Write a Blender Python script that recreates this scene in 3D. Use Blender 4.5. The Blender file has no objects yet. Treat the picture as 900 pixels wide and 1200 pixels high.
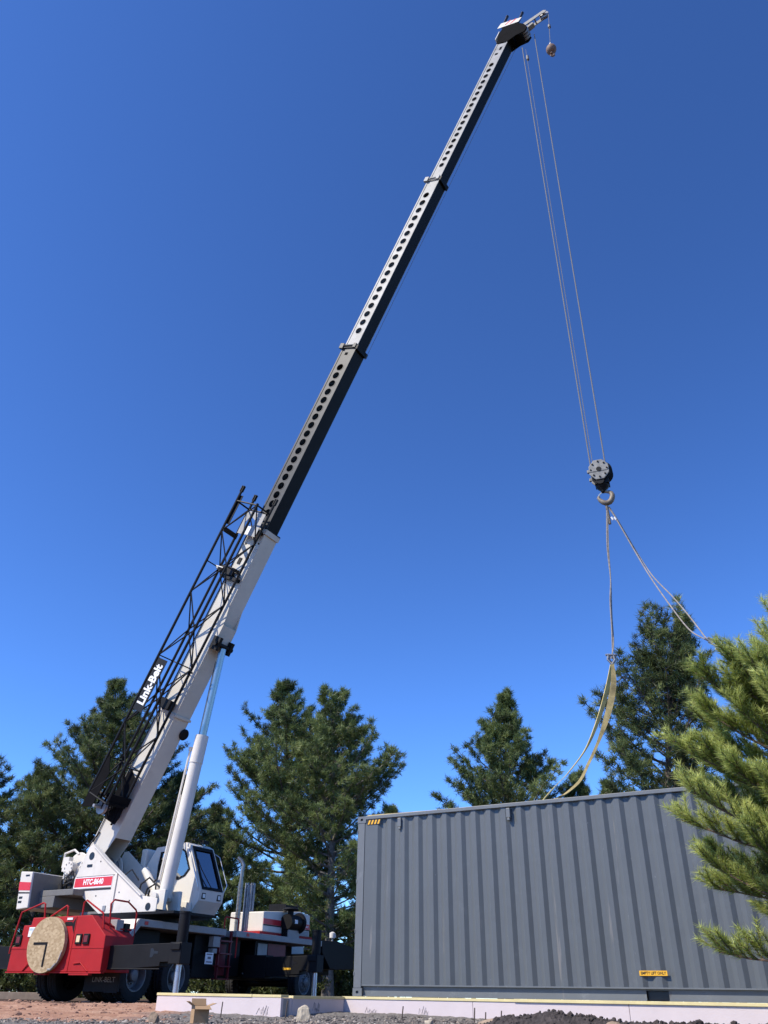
import bpy, bmesh, math, random
import numpy as np
from mathutils import Vector, Matrix

sc = bpy.context.scene
COL = sc.collection
R = math.radians

# ------------------------------------------------------------------ camera, sky, sun, exposure
FPX, PITCH, ROLL = 930.0, R(31.44), R(1.0)
cam = bpy.data.cameras.new("camera")
cam.sensor_fit = 'VERTICAL'; cam.sensor_height = 36.0; cam.sensor_width = 27.0
cam.lens = FPX / 1200 * 36.0
cam.clip_start = 0.05; cam.clip_end = 4000
camo = bpy.data.objects.new("camera", cam); COL.objects.link(camo)
_F = Vector((0, math.cos(PITCH), math.sin(PITCH))); _U = Vector((0, -math.sin(PITCH), math.cos(PITCH))); _R = Vector((1, 0, 0))
_R2 = _R * math.cos(ROLL) + _U * math.sin(ROLL); _U2 = _U * math.cos(ROLL) - _R * math.sin(ROLL)
camo.matrix_world = Matrix(((_R2.x, _U2.x, -_F.x, 0), (_R2.y, _U2.y, -_F.y, 0), (_R2.z, _U2.z, -_F.z, 0), (0, 0, 0, 1)))
sc.camera = camo

SUN_AZ, SUN_EL = 243.0, 47.0
world = bpy.data.worlds.new("World"); sc.world = world; world.use_nodes = True
wn = world.node_tree
sky = wn.nodes.new('ShaderNodeTexSky'); sky.sky_type = 'NISHITA'; sky.sun_disc = False
sky.sun_elevation = R(SUN_EL); sky.sun_rotation = R(SUN_AZ)
sky.altitude = 1600; sky.air_density = 1.0; sky.dust_density = 0.3; sky.ozone_density = 10.0
wn.nodes['Background'].inputs[1].default_value = 0.106
sat = wn.nodes.new('ShaderNodeGamma'); sat.inputs[1].default_value = 1.31        # deep mountain blue
wn.links.new(sky.outputs[0], sat.inputs[0]); wn.links.new(sat.outputs[0], wn.nodes['Background'].inputs[0])

sl = bpy.data.lights.new("sun", 'SUN'); sl.energy = 3.9; sl.angle = R(0.5); sl.color = (1.0, 0.92, 0.79)
so = bpy.data.objects.new("sun", sl); COL.objects.link(so)
_sd = Vector((math.sin(R(SUN_AZ)) * math.cos(R(SUN_EL)), math.cos(R(SUN_AZ)) * math.cos(R(SUN_EL)), math.sin(R(SUN_EL))))
so.rotation_euler = _sd.to_track_quat('Z', 'Y').to_euler(); so.location = (-20, -10, 40)

sc.view_settings.view_transform = 'Standard'; sc.view_settings.look = 'None'
sc.view_settings.exposure = 0.65; sc.view_settings.gamma = 1.0; sc.view_settings.use_curve_mapping = False
sc.cycles.max_bounces = 8; sc.cycles.transparent_max_bounces = 12
sc.cycles.use_denoising = True; sc.cycles.denoising_input_passes = 'RGB_ALBEDO_NORMAL'; sc.cycles.denoising_prefilter = 'ACCURATE'

def at(px, py, Y):
    """point seen at a pixel of the 900x1200 photograph, at world depth Y (used to lay out real things in the site)"""
    d = _F * FPX + _R2 * (px - 450) - _U2 * (py - 600)
    return d * (Y / d.y)

# ------------------------------------------------------------------ materials
MATS = {}
def mat(name, col, rough=0.6, metal=0.0, var=0.12, scale=3.0, bump=0.0, bscale=40.0, dirt=0.0, dirtcol=(0.12, 0.09, 0.06), spec=0.5, streak=False, coat=0.0):
    m = bpy.data.materials.new(name); m.use_nodes = True
    nt = m.node_tree; b = nt.nodes['Principled BSDF']
    b.inputs['Roughness'].default_value = rough; b.inputs['Metallic'].default_value = metal
    b.inputs['Specular IOR Level'].default_value = spec
    if coat: b.inputs['Coat Weight'].default_value = coat; b.inputs['Coat Roughness'].default_value = 0.15
    tc = nt.nodes.new('ShaderNodeTexCoord')
    n = nt.nodes.new('ShaderNodeTexNoise'); n.inputs['Scale'].default_value = scale; n.inputs['Detail'].default_value = 6; n.inputs['Roughness'].default_value = 0.65
    if streak:
        mp = nt.nodes.new('ShaderNodeMapping'); mp.inputs['Scale'].default_value = (1, 1, 0.12)
        nt.links.new(tc.outputs['Object'], mp.inputs['Vector']); nt.links.new(mp.outputs[0], n.inputs['Vector'])
    else:
        nt.links.new(tc.outputs['Object'], n.inputs['Vector'])
    r = nt.nodes.new('ShaderNodeValToRGB')
    lo = [max(0, c * (1 - var)) for c in col]; hi = [min(1, c * (1 + var)) for c in col]
    r.color_ramp.elements[0].position = 0.3; r.color_ramp.elements[0].color = (*lo, 1)
    r.color_ramp.elements[1].position = 0.7; r.color_ramp.elements[1].color = (*hi, 1)
    nt.links.new(n.outputs[0], r.inputs[0])
    out = r.outputs[0]
    if dirt > 0:
        n2 = nt.nodes.new('ShaderNodeTexNoise'); n2.inputs['Scale'].default_value = scale * 2.3; n2.inputs['Detail'].default_value = 9; n2.inputs['Roughness'].default_value = 0.75
        nt.links.new(tc.outputs['Object'], n2.inputs['Vector'])
        r2 = nt.nodes.new('ShaderNodeValToRGB'); r2.color_ramp.elements[0].position = 0.56; r2.color_ramp.elements[0].color = (0, 0, 0, 1)
        r2.color_ramp.elements[1].position = 0.78; r2.color_ramp.elements[1].color = (dirt, dirt, dirt, 1)
        nt.links.new(n2.outputs[0], r2.inputs[0])
        mx = nt.nodes.new('ShaderNodeMix'); mx.data_type = 'RGBA'
        nt.links.new(r2.outputs[0], mx.inputs[0]); nt.links.new(out, mx.inputs[6]); mx.inputs[7].default_value = (*dirtcol, 1)
        out = mx.outputs[2]
    nt.links.new(out, b.inputs['Base Color'])
    if bump > 0:
        n3 = nt.nodes.new('ShaderNodeTexNoise'); n3.inputs['Scale'].default_value = bscale; n3.inputs['Detail'].default_value = 5
        nt.links.new(tc.outputs['Object'], n3.inputs['Vector'])
        bp = nt.nodes.new('ShaderNodeBump'); bp.inputs['Strength'].default_value = bump; bp.inputs['Distance'].default_value = 0.02
        nt.links.new(n3.outputs[0], bp.inputs['Height']); nt.links.new(bp.outputs[0], b.inputs['Normal'])
    MATS[name] = m
    return m

mat('white_paint', (0.67, 0.63, 0.555), 0.5, var=0.07, scale=1.5, spec=0.3, dirt=0.35, dirtcol=(0.35, 0.31, 0.26))
mat('boom_white', (0.58, 0.545, 0.475), 0.5, var=0.08, scale=1.0, spec=0.3, dirt=0.4, dirtcol=(0.33, 0.30, 0.26))
mat('deck_grey', (0.30, 0.295, 0.28), 0.5, var=0.1, scale=3, dirt=0.6, dirtcol=(0.12, 0.1, 0.08))
mat('red_paint', (0.38, 0.018, 0.020), 0.55, spec=0.2, var=0.12, scale=2.0, dirt=0.35, dirtcol=(0.30, 0.07, 0.06))
mat('stripe_red', (0.62, 0.03, 0.04), 0.4, var=0.05)
mat('black_paint', (0.007, 0.007, 0.0075), 0.55, var=0.25, scale=3, dirt=0.3, dirtcol=(0.035, 0.03, 0.026), spec=0.2)
mat('black_gloss', (0.012, 0.012, 0.014), 0.3, var=0.2, scale=3)
mat('boom_dark', (0.042, 0.046, 0.051), 0.50, var=0.35, scale=2.5, dirt=0.6, dirtcol=(0.10, 0.10, 0.10), spec=0.22)
mat('boom_glint', (0.25, 0.253, 0.258), 0.50, var=0.35, scale=2.5, dirt=0.7, dirtcol=(0.07, 0.07, 0.07), spec=0.25)  # same paint as boom_dark, with the sun glint put into a paler colour
mat('boom_under_shade', (0.006, 0.006, 0.007), 0.55, var=0.3, scale=2, spec=0.15)  # boom paint with the underside's shade in its colour; collars share it
mat('hook_bronze', (0.17, 0.135, 0.095), 0.55, var=0.4, scale=12, dirt=0.7, dirtcol=(0.05, 0.04, 0.03))
mat('tail_shade_grey', (0.15, 0.145, 0.135), 0.6, var=0.15, scale=3, dirt=0.6, dirtcol=(0.07, 0.055, 0.04))  # shade under the tail painted in as darker grey, plus dirt
mat('head_black', (0.008, 0.008, 0.009), 0.9, var=0.2, scale=3, spec=0.05)
mat('steel', (0.55, 0.55, 0.56), 0.32, metal=0.9, var=0.1, scale=6)
mat('chrome', (0.30, 0.36, 0.38), 0.28, metal=0.85, var=0.04)
mat('dull_metal', (0.32, 0.32, 0.32), 0.5, metal=0.5, var=0.2, scale=6)
mat('rope', (0.16, 0.155, 0.15), 0.6, metal=0.0, var=0.1, scale=2)
mat('sling_wire', (0.27, 0.235, 0.20), 0.6, metal=0.1, var=0.35, scale=15)
mat('webbing_dirty', (0.30, 0.235, 0.10), 0.85, var=0.5, scale=5, dirt=0.9, dirtcol=(0.45, 0.35, 0.12))
mat('red_dark', (0.16, 0.012, 0.018), 0.5, var=0.2, dirt=0.4)  # ladder and door red with their shade painted in; lamp lenses share it
mat('webbing', (0.62, 0.50, 0.19), 0.8, var=0.25, scale=6, dirt=0.7, dirtcol=(0.2, 0.17, 0.12))
mat('rubber', (0.014, 0.014, 0.014), 0.85, var=0.4, scale=6, dirt=0.5, dirtcol=(0.06, 0.045, 0.035))
mat('rim_metal', (0.15, 0.15, 0.15), 0.5, metal=0.2, var=0.2, scale=8, dirt=0.5)
mat('hose', (0.012, 0.012, 0.012), 0.6)
mat('ball_rust', (0.20, 0.12, 0.085), 0.7, var=0.3, scale=8)
mat('block_grey', (0.20, 0.195, 0.18), 0.55, var=0.35, scale=10, dirt=0.7, dirtcol=(0.06, 0.05, 0.05))
mat('osb', (0.42, 0.31, 0.17), 0.8, var=0.0)
mat('container_paint', (0.098, 0.108, 0.113), 0.42, var=0.05, scale=1.2, dirt=0.18, dirtcol=(0.24, 0.25, 0.26), streak=True)
mat('container_rail', (0.130, 0.141, 0.147), 0.45, var=0.06, scale=2, dirt=0.35, dirtcol=(0.33, 0.34, 0.34))
mat('yellow_label', (0.80, 0.42, 0.02), 0.5, var=0.04)
mat('black_ink', (0.012, 0.012, 0.012), 0.6, var=0.0)
mat('white_ink', (0.82, 0.82, 0.80), 0.5, var=0.0)
mat('grey_ink', (0.20, 0.18, 0.18), 0.6, var=0.0)
mat('foam', (0.60, 0.52, 0.51), 0.8, var=0.04, scale=2.5, dirt=0.25, dirtcol=(0.5, 0.42, 0.42), bump=0.15, bscale=60)
mat('concrete', (0.33, 0.32, 0.30), 0.85, var=0.15, scale=5, bump=0.3)
mat('sill_wood', (0.66, 0.56, 0.28), 0.7, var=0.12, scale=4, streak=False)
mat('old_wood', (0.16, 0.12, 0.09), 0.8, var=0.25, scale=5)
mat('rebar', (0.10, 0.075, 0.06), 0.8, metal=0.2, var=0.3, scale=10)
mat('cardboard', (0.36, 0.23, 0.12), 0.85, var=0.08, scale=6)
mat('cardboard_in', (0.22, 0.14, 0.075), 0.9, var=0.08, scale=6)
mat('bark', (0.11, 0.085, 0.07), 0.9, var=0.45, scale=9, bump=0.6, bscale=18)
mat('bark_grey', (0.17, 0.15, 0.135), 0.9, var=0.45, scale=9, bump=0.6, bscale=18)
mat('bark_near', (0.13, 0.085, 0.055), 0.9, var=0.4, scale=20, bump=0.6, bscale=40)
mat('red_earth', (0.30, 0.17, 0.115), 0.95, var=0.5, scale=1.3)
mat('clod', (0.050, 0.040, 0.036), 0.95, var=0.5, scale=5, bump=0.9, bscale=25)
mat('rock_brown', (0.26, 0.19, 0.13), 0.9, var=0.35, scale=6, bump=0.6, bscale=15)
mat('rock_tan', (0.42, 0.36, 0.27), 0.9, var=0.3, scale=8, bump=0.6, bscale=15)
mat('gravel_stone', (0.25, 0.235, 0.215), 0.9, var=0.0)
mat('lamp_lens', (0.75, 0.75, 0.72), 0.15, var=0.0, coat=0.5)
mat('amber', (0.75, 0.60, 0.35), 0.3, var=0.0)
mat('plate_blue', (0.45, 0.55, 0.72), 0.4, var=0.35, scale=30)
mat('seat_black', (0.02, 0.02, 0.02), 0.7)
mat('muffler', (0.30, 0.285, 0.26), 0.4, metal=0.8, var=0.2, scale=10)
mat('red_plastic', (0.6, 0.04, 0.03), 0.5, var=0.1)

def scuffs(name, col, amt):
    m = MATS[name]; nt = m.node_tree; b = nt.nodes['Principled BSDF']; src = b.inputs['Base Color'].links[0].from_socket
    tc = nt.nodes.new('ShaderNodeTexCoord'); out = src
    for sc_, lo, c in (((5, 5, 0.35), 0.66, (0.19, 0.18, 0.17)), ((26, 26, 9), 0.70, (0.30, 0.31, 0.32)), ((3.5, 3.5, 2.2), 0.70, (0.075, 0.06, 0.05))):
        mp = nt.nodes.new('ShaderNodeMapping'); mp.inputs['Scale'].default_value = sc_; nt.links.new(tc.outputs['Object'], mp.inputs[0])
        n = nt.nodes.new('ShaderNodeTexNoise'); n.inputs['Scale'].default_value = 1.0; n.inputs['Detail'].default_value = 7; n.inputs['Roughness'].default_value = 0.6; nt.links.new(mp.outputs[0], n.inputs['Vector'])
        r = nt.nodes.new('ShaderNodeValToRGB'); r.color_ramp.elements[0].position = lo; r.color_ramp.elements[0].color = (0, 0, 0, 1); r.color_ramp.elements[1].position = lo + 0.05; r.color_ramp.elements[1].color = (amt, amt, amt, 1)
        nt.links.new(n.outputs[0], r.inputs[0]); mx = nt.nodes.new('ShaderNodeMix'); mx.data_type = 'RGBA'; nt.links.new(r.outputs[0], mx.inputs[0]); nt.links.new(out, mx.inputs[6]); mx.inputs[7].default_value = (*c, 1); out = mx.outputs[2]
    nt.links.new(out, b.inputs['Base Color'])
    n = nt.nodes.new('ShaderNodeTexNoise'); n.inputs['Scale'].default_value = 1.7; n.inputs['Detail'].default_value = 3; nt.links.new(tc.outputs['Object'], n.inputs['Vector'])
    bp = nt.nodes.new('ShaderNodeBump'); bp.inputs['Strength'].default_value = 0.35; bp.inputs['Distance'].default_value = 0.03; nt.links.new(n.outputs[0], bp.inputs['Height']); nt.links.new(bp.outputs[0], b.inputs['Normal'])
scuffs('container_paint', None, 0.75); scuffs('container_rail', None, 0.9)

def osb_nodes():
    m = MATS['osb']; nt = m.node_tree; b = nt.nodes['Principled BSDF']
    tc = nt.nodes.new('ShaderNodeTexCoord'); v = nt.nodes.new('ShaderNodeTexVoronoi'); v.inputs['Scale'].default_value = 16
    mp = nt.nodes.new('ShaderNodeMapping'); mp.inputs['Scale'].default_value = (1.0, 2.2, 1.6)
    nt.links.new(tc.outputs['Object'], mp.inputs[0]); nt.links.new(mp.outputs[0], v.inputs['Vector'])
    r = nt.nodes.new('ShaderNodeValToRGB')
    r.color_ramp.elements[0].color = (0.29, 0.20, 0.10, 1); r.color_ramp.elements[1].color = (0.52, 0.40, 0.24, 1)
    nt.links.new(v.outputs['Color'], r.inputs[0]); nt.links.new(r.outputs[0], b.inputs['Base Color'])
osb_nodes()

def stones_nodes():
    m = MATS['gravel_stone']; nt = m.node_tree; b = nt.nodes['Principled BSDF']
    g = nt.nodes.new('ShaderNodeNewGeometry'); r = nt.nodes.new('ShaderNodeValToRGB')
    e = r.color_ramp.elements; e[0].color = (0.06, 0.052, 0.046, 1); e[1].color = (0.40, 0.36, 0.31, 1)
    x = e.new(0.5); x.color = (0.15, 0.13, 0.115, 1); x = e.new(0.8); x.color = (0.25, 0.20, 0.155, 1)
    nt.links.new(g.outputs['Random Per Island'], r.inputs[0]); nt.links.new(r.outputs[0], b.inputs['Base Color'])
stones_nodes()

def glass_mat(name, tint, refl=0.25):
    m = bpy.data.materials.new(name); m.use_nodes = True; nt = m.node_tree
    for n in list(nt.nodes): nt.nodes.remove(n)
    o = nt.nodes.new('ShaderNodeOutputMaterial'); mx = nt.nodes.new('ShaderNodeMixShader')
    t = nt.nodes.new('ShaderNodeBsdfTransparent'); t.inputs[0].default_value = (*tint, 1)
    g = nt.nodes.new('ShaderNodeBsdfGlossy'); g.inputs['Roughness'].default_value = 0.02
    f = nt.nodes.new('ShaderNodeFresnel'); f.inputs[0].default_value = 1.5
    a = nt.nodes.new('ShaderNodeMath'); a.operation = 'ADD'; a.inputs[1].default_value = refl; a.use_clamp = True
    nt.links.new(f.outputs[0], a.inputs[0]); nt.links.new(a.outputs[0], mx.inputs[0])
    nt.links.new(t.outputs[0], mx.inputs[1]); nt.links.new(g.outputs[0], mx.inputs[2]); nt.links.new(mx.outputs[0], o.inputs[0])
    MATS[name] = m
glass_mat('glass', (0.60, 0.74, 0.70), 0.20)
glass_mat('glass_front', (0.62, 0.78, 0.80), 0.42)

def needle_mat(name, c0, c1, c2, transl=0.3):
    m = bpy.data.materials.new(name); m.use_nodes = True; nt = m.node_tree
    b = nt.nodes['Principled BSDF']; b.inputs['Roughness'].default_value = 0.5; b.inputs['Specular IOR Level'].default_value = 0.35
    at_ = nt.nodes.new('ShaderNodeAttribute'); at_.attribute_name = 'tone'
    r = nt.nodes.new('ShaderNodeValToRGB'); e = r.color_ramp.elements
    e[0].position = 0.0; e[0].color = (*c0, 1); e[1].position = 1.0; e[1].color = (*c2, 1)
    x = e.new(0.5); x.color = (*c1, 1)
    nt.links.new(at_.outputs['Fac'], r.inputs[0]); nt.links.new(r.outputs[0], b.inputs['Base Color'])
    tr = nt.nodes.new('ShaderNodeBsdfTranslucent'); nt.links.new(r.outputs[0], tr.inputs[0])
    mx = nt.nodes.new('ShaderNodeMixShader'); mx.inputs[0].default_value = transl
    o = [n for n in nt.nodes if n.type == 'OUTPUT_MATERIAL'][0]
    nt.links.new(b.outputs[0], mx.inputs[1]); nt.links.new(tr.outputs[0], mx.inputs[2]); nt.links.new(mx.outputs[0], o.inputs[0])
    MATS[name] = m
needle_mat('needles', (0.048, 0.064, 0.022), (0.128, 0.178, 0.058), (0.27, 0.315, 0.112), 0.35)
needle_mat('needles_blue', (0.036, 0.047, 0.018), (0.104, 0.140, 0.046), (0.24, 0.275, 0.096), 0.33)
needle_mat('needles_near', (0.075, 0.105, 0.022), (0.235, 0.295, 0.052), (0.64, 0.69, 0.22), 0.38)
needle_mat('leaves', (0.035, 0.05, 0.016), (0.075, 0.095, 0.025), (0.14, 0.14, 0.04), 0.3)

# ------------------------------------------------------------------ object helpers
def tag(o, label=None, cat=None, group=None, kind=None):
    if label: o['label'] = label
    if cat: o['category'] = cat
    if group: o['group'] = group
    if kind: o['kind'] = kind
    return o

def empty(name, loc=(0, 0, 0), rz=0.0):
    o = bpy.data.objects.new(name, None); COL.objects.link(o); o.location = loc; o.rotation_euler = (0, 0, rz)
    o.empty_display_size = 0.3
    return o

class MB:
    """mesh builder: shapes are added in a local frame M"""
    def __init__(s, M=None):
        s.v = []; s.f = []; s.sm = []; s.M = M or Matrix()
    def add(s, vs, fs, smooth=False):
        o = len(s.v)
        s.v += [tuple(s.M @ Vector(p)) for p in vs]; s.f += [tuple(o + i for i in f) for f in fs]; s.sm += [smooth] * len(fs)
    def box(s, x0, x1, y0, y1, z0, z1):
        vs = [(x, y, z) for z in (z0, z1) for y in (y0, y1) for x in (x0, x1)]
        s.add(vs, [(0, 2, 3, 1), (4, 5, 7, 6), (0, 1, 5, 4), (2, 6, 7, 3), (0, 4, 6, 2), (1, 3, 7, 5)])
    def prism(s, pts, a0, a1, axis='x'):
        """polygon pts=(p,q) extruded along axis; for 'x' (p,q)=(y,z); 'y' (x,z); 'z' (x,y)"""
        def m(p, a):
            return {'x': (a, p[0], p[1]), 'y': (p[0], a, p[1]), 'z': (p[0], p[1], a)}[axis]
        n = len(pts); vs = [m(p, a0) for p in pts] + [m(p, a1) for p in pts]
        s.add(vs, [tuple(range(n))[::-1], tuple(range(n, 2 * n))] + [(i, (i + 1) % n, n + (i + 1) % n, n + i) for i in range(n)])
    def cyl(s, p0, p1, r0, r1=None, n=16, caps=True):
        r1 = r0 if r1 is None else r1
        p0 = Vector(p0); p1 = Vector(p1); d = (p1 - p0)
        if d.length < 1e-6: return
        q = d.normalized(); a = q.orthogonal().normalized(); b = q.cross(a)
        vs = []
        for p, r in ((p0, r0), (p1, r1)):
            for i in range(n):
                t = 2 * math.pi * i / n; vs.append(p + a * (r * math.cos(t)) + b * (r * math.sin(t)))
        s.add(vs, [(i, (i + 1) % n, n + (i + 1) % n, n + i) for i in range(n)], True)
        if caps: s.add(vs, [tuple(range(n))[::-1], tuple(range(n, 2 * n))])
    def tube(s, pts, r, n=8, flat=None):
        """tube along a path; flat=(w,t) makes a band"""
        pts = [Vector(p) for p in pts]; rings = []; prev = None
        for i, p in enumerate(pts):
            d = (pts[min(i + 1, len(pts) - 1)] - pts[max(i - 1, 0)]).normalized()
            a = d.orthogonal().normalized() if prev is None else (prev - d * prev.dot(d)).normalized()
            prev = a; b = d.cross(a); rr = r[i] if isinstance(r, (list, tuple)) else r
            rings.append([p + a * (rr * math.cos(2 * math.pi * k / n)) + b * (rr * math.sin(2 * math.pi * k / n)) for k in range(n)])
        vs = [v for rg in rings for v in rg]; fs = []
        for i in range(len(pts) - 1):
            for k in range(n): fs.append((i * n + k, i * n + (k + 1) % n, (i + 1) * n + (k + 1) % n, (i + 1) * n + k))
        s.add(vs, fs, True)
        m = len(pts) - 1
        s.add(rings[0], [tuple(range(n))[::-1]]); s.add(rings[-1], [tuple(range(n))])
    def lathe(s, prof, c, axis=(1, 0, 0), n=32):
        """profile (a along axis, r)"""
        ax = Vector(axis).normalized(); a = ax.orthogonal().normalized(); b = ax.cross(a); c = Vector(c)
        vs = []; m = len(prof)
        for i in range(n):
            t = 2 * math.pi * i / n; e = a * math.cos(t) + b * math.sin(t)
            vs += [c + ax * p + e * r for p, r in prof]
        fs = []
        for i in range(n):
            j = (i + 1) % n
            for k in range(m - 1): fs.append((i * m + k, j * m + k, j * m + k + 1, i * m + k + 1))
        s.add(vs, fs, True)
    def sphere(s, c, r, n=16, m=10, sx=1, sy=1, sz=1):
        c = Vector(c); vs = []; fs = []
        for j in range(m + 1):
            ph = math.pi * j / m
            for i in range(n):
                t = 2 * math.pi * i / n
                vs.append(c + Vector((r * sx * math.sin(ph) * math.cos(t), r * sy * math.sin(ph) * math.sin(t), r * sz * math.cos(ph))))
        for j in range(m):
            for i in range(n): fs.append((j * n + i, (j + 1) * n + i, (j + 1) * n + (i + 1) % n, j * n + (i + 1) % n))
        s.add(vs, fs, True)
    def ring_plate(s, outer, inner, thick, place):
        """plate with a hole: outer / inner loops of the same count as (p,q); place(p,q,h) -> point"""
        n = len(outer); vs = [place(*p, 0) for p in outer] + [place(*p, 0) for p in inner] + [place(*p, thick) for p in outer] + [place(*p, thick) for p in inner]
        fs = []
        for i in range(n):
            j = (i + 1) % n
            fs += [(i, j, n + j, n + i), (2 * n + i, 3 * n + i, 3 * n + j, 2 * n + j), (i, 2 * n + i, 2 * n + j, j), (n + i, n + j, 3 * n + j, 3 * n + i)]
        s.add(vs, fs)
    def build(s, name, m, parent=None, bevel=0.0, label=None):
        me = bpy.data.meshes.new(name); me.from_pydata(s.v, [], s.f)
        me.polygons.foreach_set('use_smooth', s.sm)
        bm = bmesh.new(); bm.from_mesh(me)
        bmesh.ops.recalc_face_normals(bm, faces=bm.faces); bm.to_mesh(me); bm.free()
        if any(s.sm): me.set_sharp_from_angle(angle=R(38))
        me.materials.append(MATS[m] if isinstance(m, str) else m); me.update()
        o = bpy.data.objects.new(name, me); COL.objects.link(o)
        if parent: o.parent = parent
        if bevel:
            b = o.modifiers.new('bevel', 'BEVEL'); b.width = bevel; b.segments = 2; b.limit_method = 'ANGLE'; b.angle_limit = R(40)
        if label: o['label'] = label
        return o

def text_obj(name, body, size, M, m, parent, extrude=0.004, offset=0.0, align='CENTER', sx=1.0, shear=0.0):
    c = bpy.data.curves.new(name, 'FONT'); c.body = body; c.size = size; c.extrude = extrude; c.offset = offset; c.shear = shear
    c.align_x = align; c.align_y = 'CENTER'; c.resolution_u = 3
    t = bpy.data.objects.new(name, c); COL.objects.link(t)
    dg = bpy.context.evaluated_depsgraph_get(); dg.update()
    me = bpy.data.meshes.new_from_object(t.evaluated_get(dg))
    bpy.data.objects.remove(t); bpy.data.curves.remove(c)
    me.transform(M @ Matrix.Diagonal((sx, 1, 1, 1)))
    me.name = name; me.materials.clear(); me.materials.append(MATS[m])
    o = bpy.data.objects.new(name, me); COL.objects.link(o); o.parent = parent
    return o

def frame(o, x, y, z):
    o, x, y, z = Vector(o), Vector(x), Vector(y), Vector(z)
    return Matrix(((x.x, y.x, z.x, o.x), (x.y, y.y, z.y, o.y), (x.z, y.z, z.z, o.z), (0, 0, 0, 1)))

def bear(deg): return Vector((math.sin(R(deg)), math.cos(R(deg)), 0))

# ------------------------------------------------------------------ ground
G = -0.19            # level of the pad the crane stands on
_rs = np.random.RandomState(5)
def smooth(a, b, x):
    t = np.clip((x - a) / (b - a), 0, 1); return t * t * (3 - 2 * t)
_ph = _rs.uniform(0, 6.28, (40, 2)); _dr = _rs.normal(0, 1, (40, 2))
def nz(x, y, wl, k0, n=8):
    r = 0
    for k in range(k0, k0 + n):
        d = _dr[k]; L = np.hypot(*d) + 1e-6
        r = r + np.sin((x * d[0] + y * d[1]) / L * 6.283 / wl * (0.7 + 0.08 * (k - k0)) + _ph[k, 0])
    return r / n
def ground_z(x, y):
    x = np.asarray(x, float); y = np.asarray(y, float)
    z = np.interp(y, [-900, 2.5, 6.0, 8.0, 10.0, 12, 13.6, 15.2, 17.0, 21, 32, 60, 1200], [-1.6, -1.6, -0.62, -0.42, -0.295, -0.305, -0.29, -0.235, G, G, G + 0.02, G - 0.1, G - 1])
    near = np.clip(1 - np.abs(y - 12) / 25, 0, 1) * smooth(45, 20, np.abs(x))
    z = z + near * (0.03 * nz(x, y, 3.1, 0) + 0.014 * nz(x, y, 0.9, 8) + 0.014 * nz(x, y, 0.33, 16, 10))
    # wheel ruts running along the red soil
    rut = np.exp(-((y - (13.6 + 0.05 * x)) / 0.22) ** 2) + np.exp(-((y - (15.7 + 0.02 * x)) / 0.25) ** 2)
    z = z - 0.035 * rut * smooth(-2.6, -4.0, x) * (0.7 + 0.3 * np.sin(x * 25))
    far = smooth(28, 60, np.hypot(x, y))
    z = z + far * 0.25 * nz(x, y, 37, 26, 8)
    return z
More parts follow.
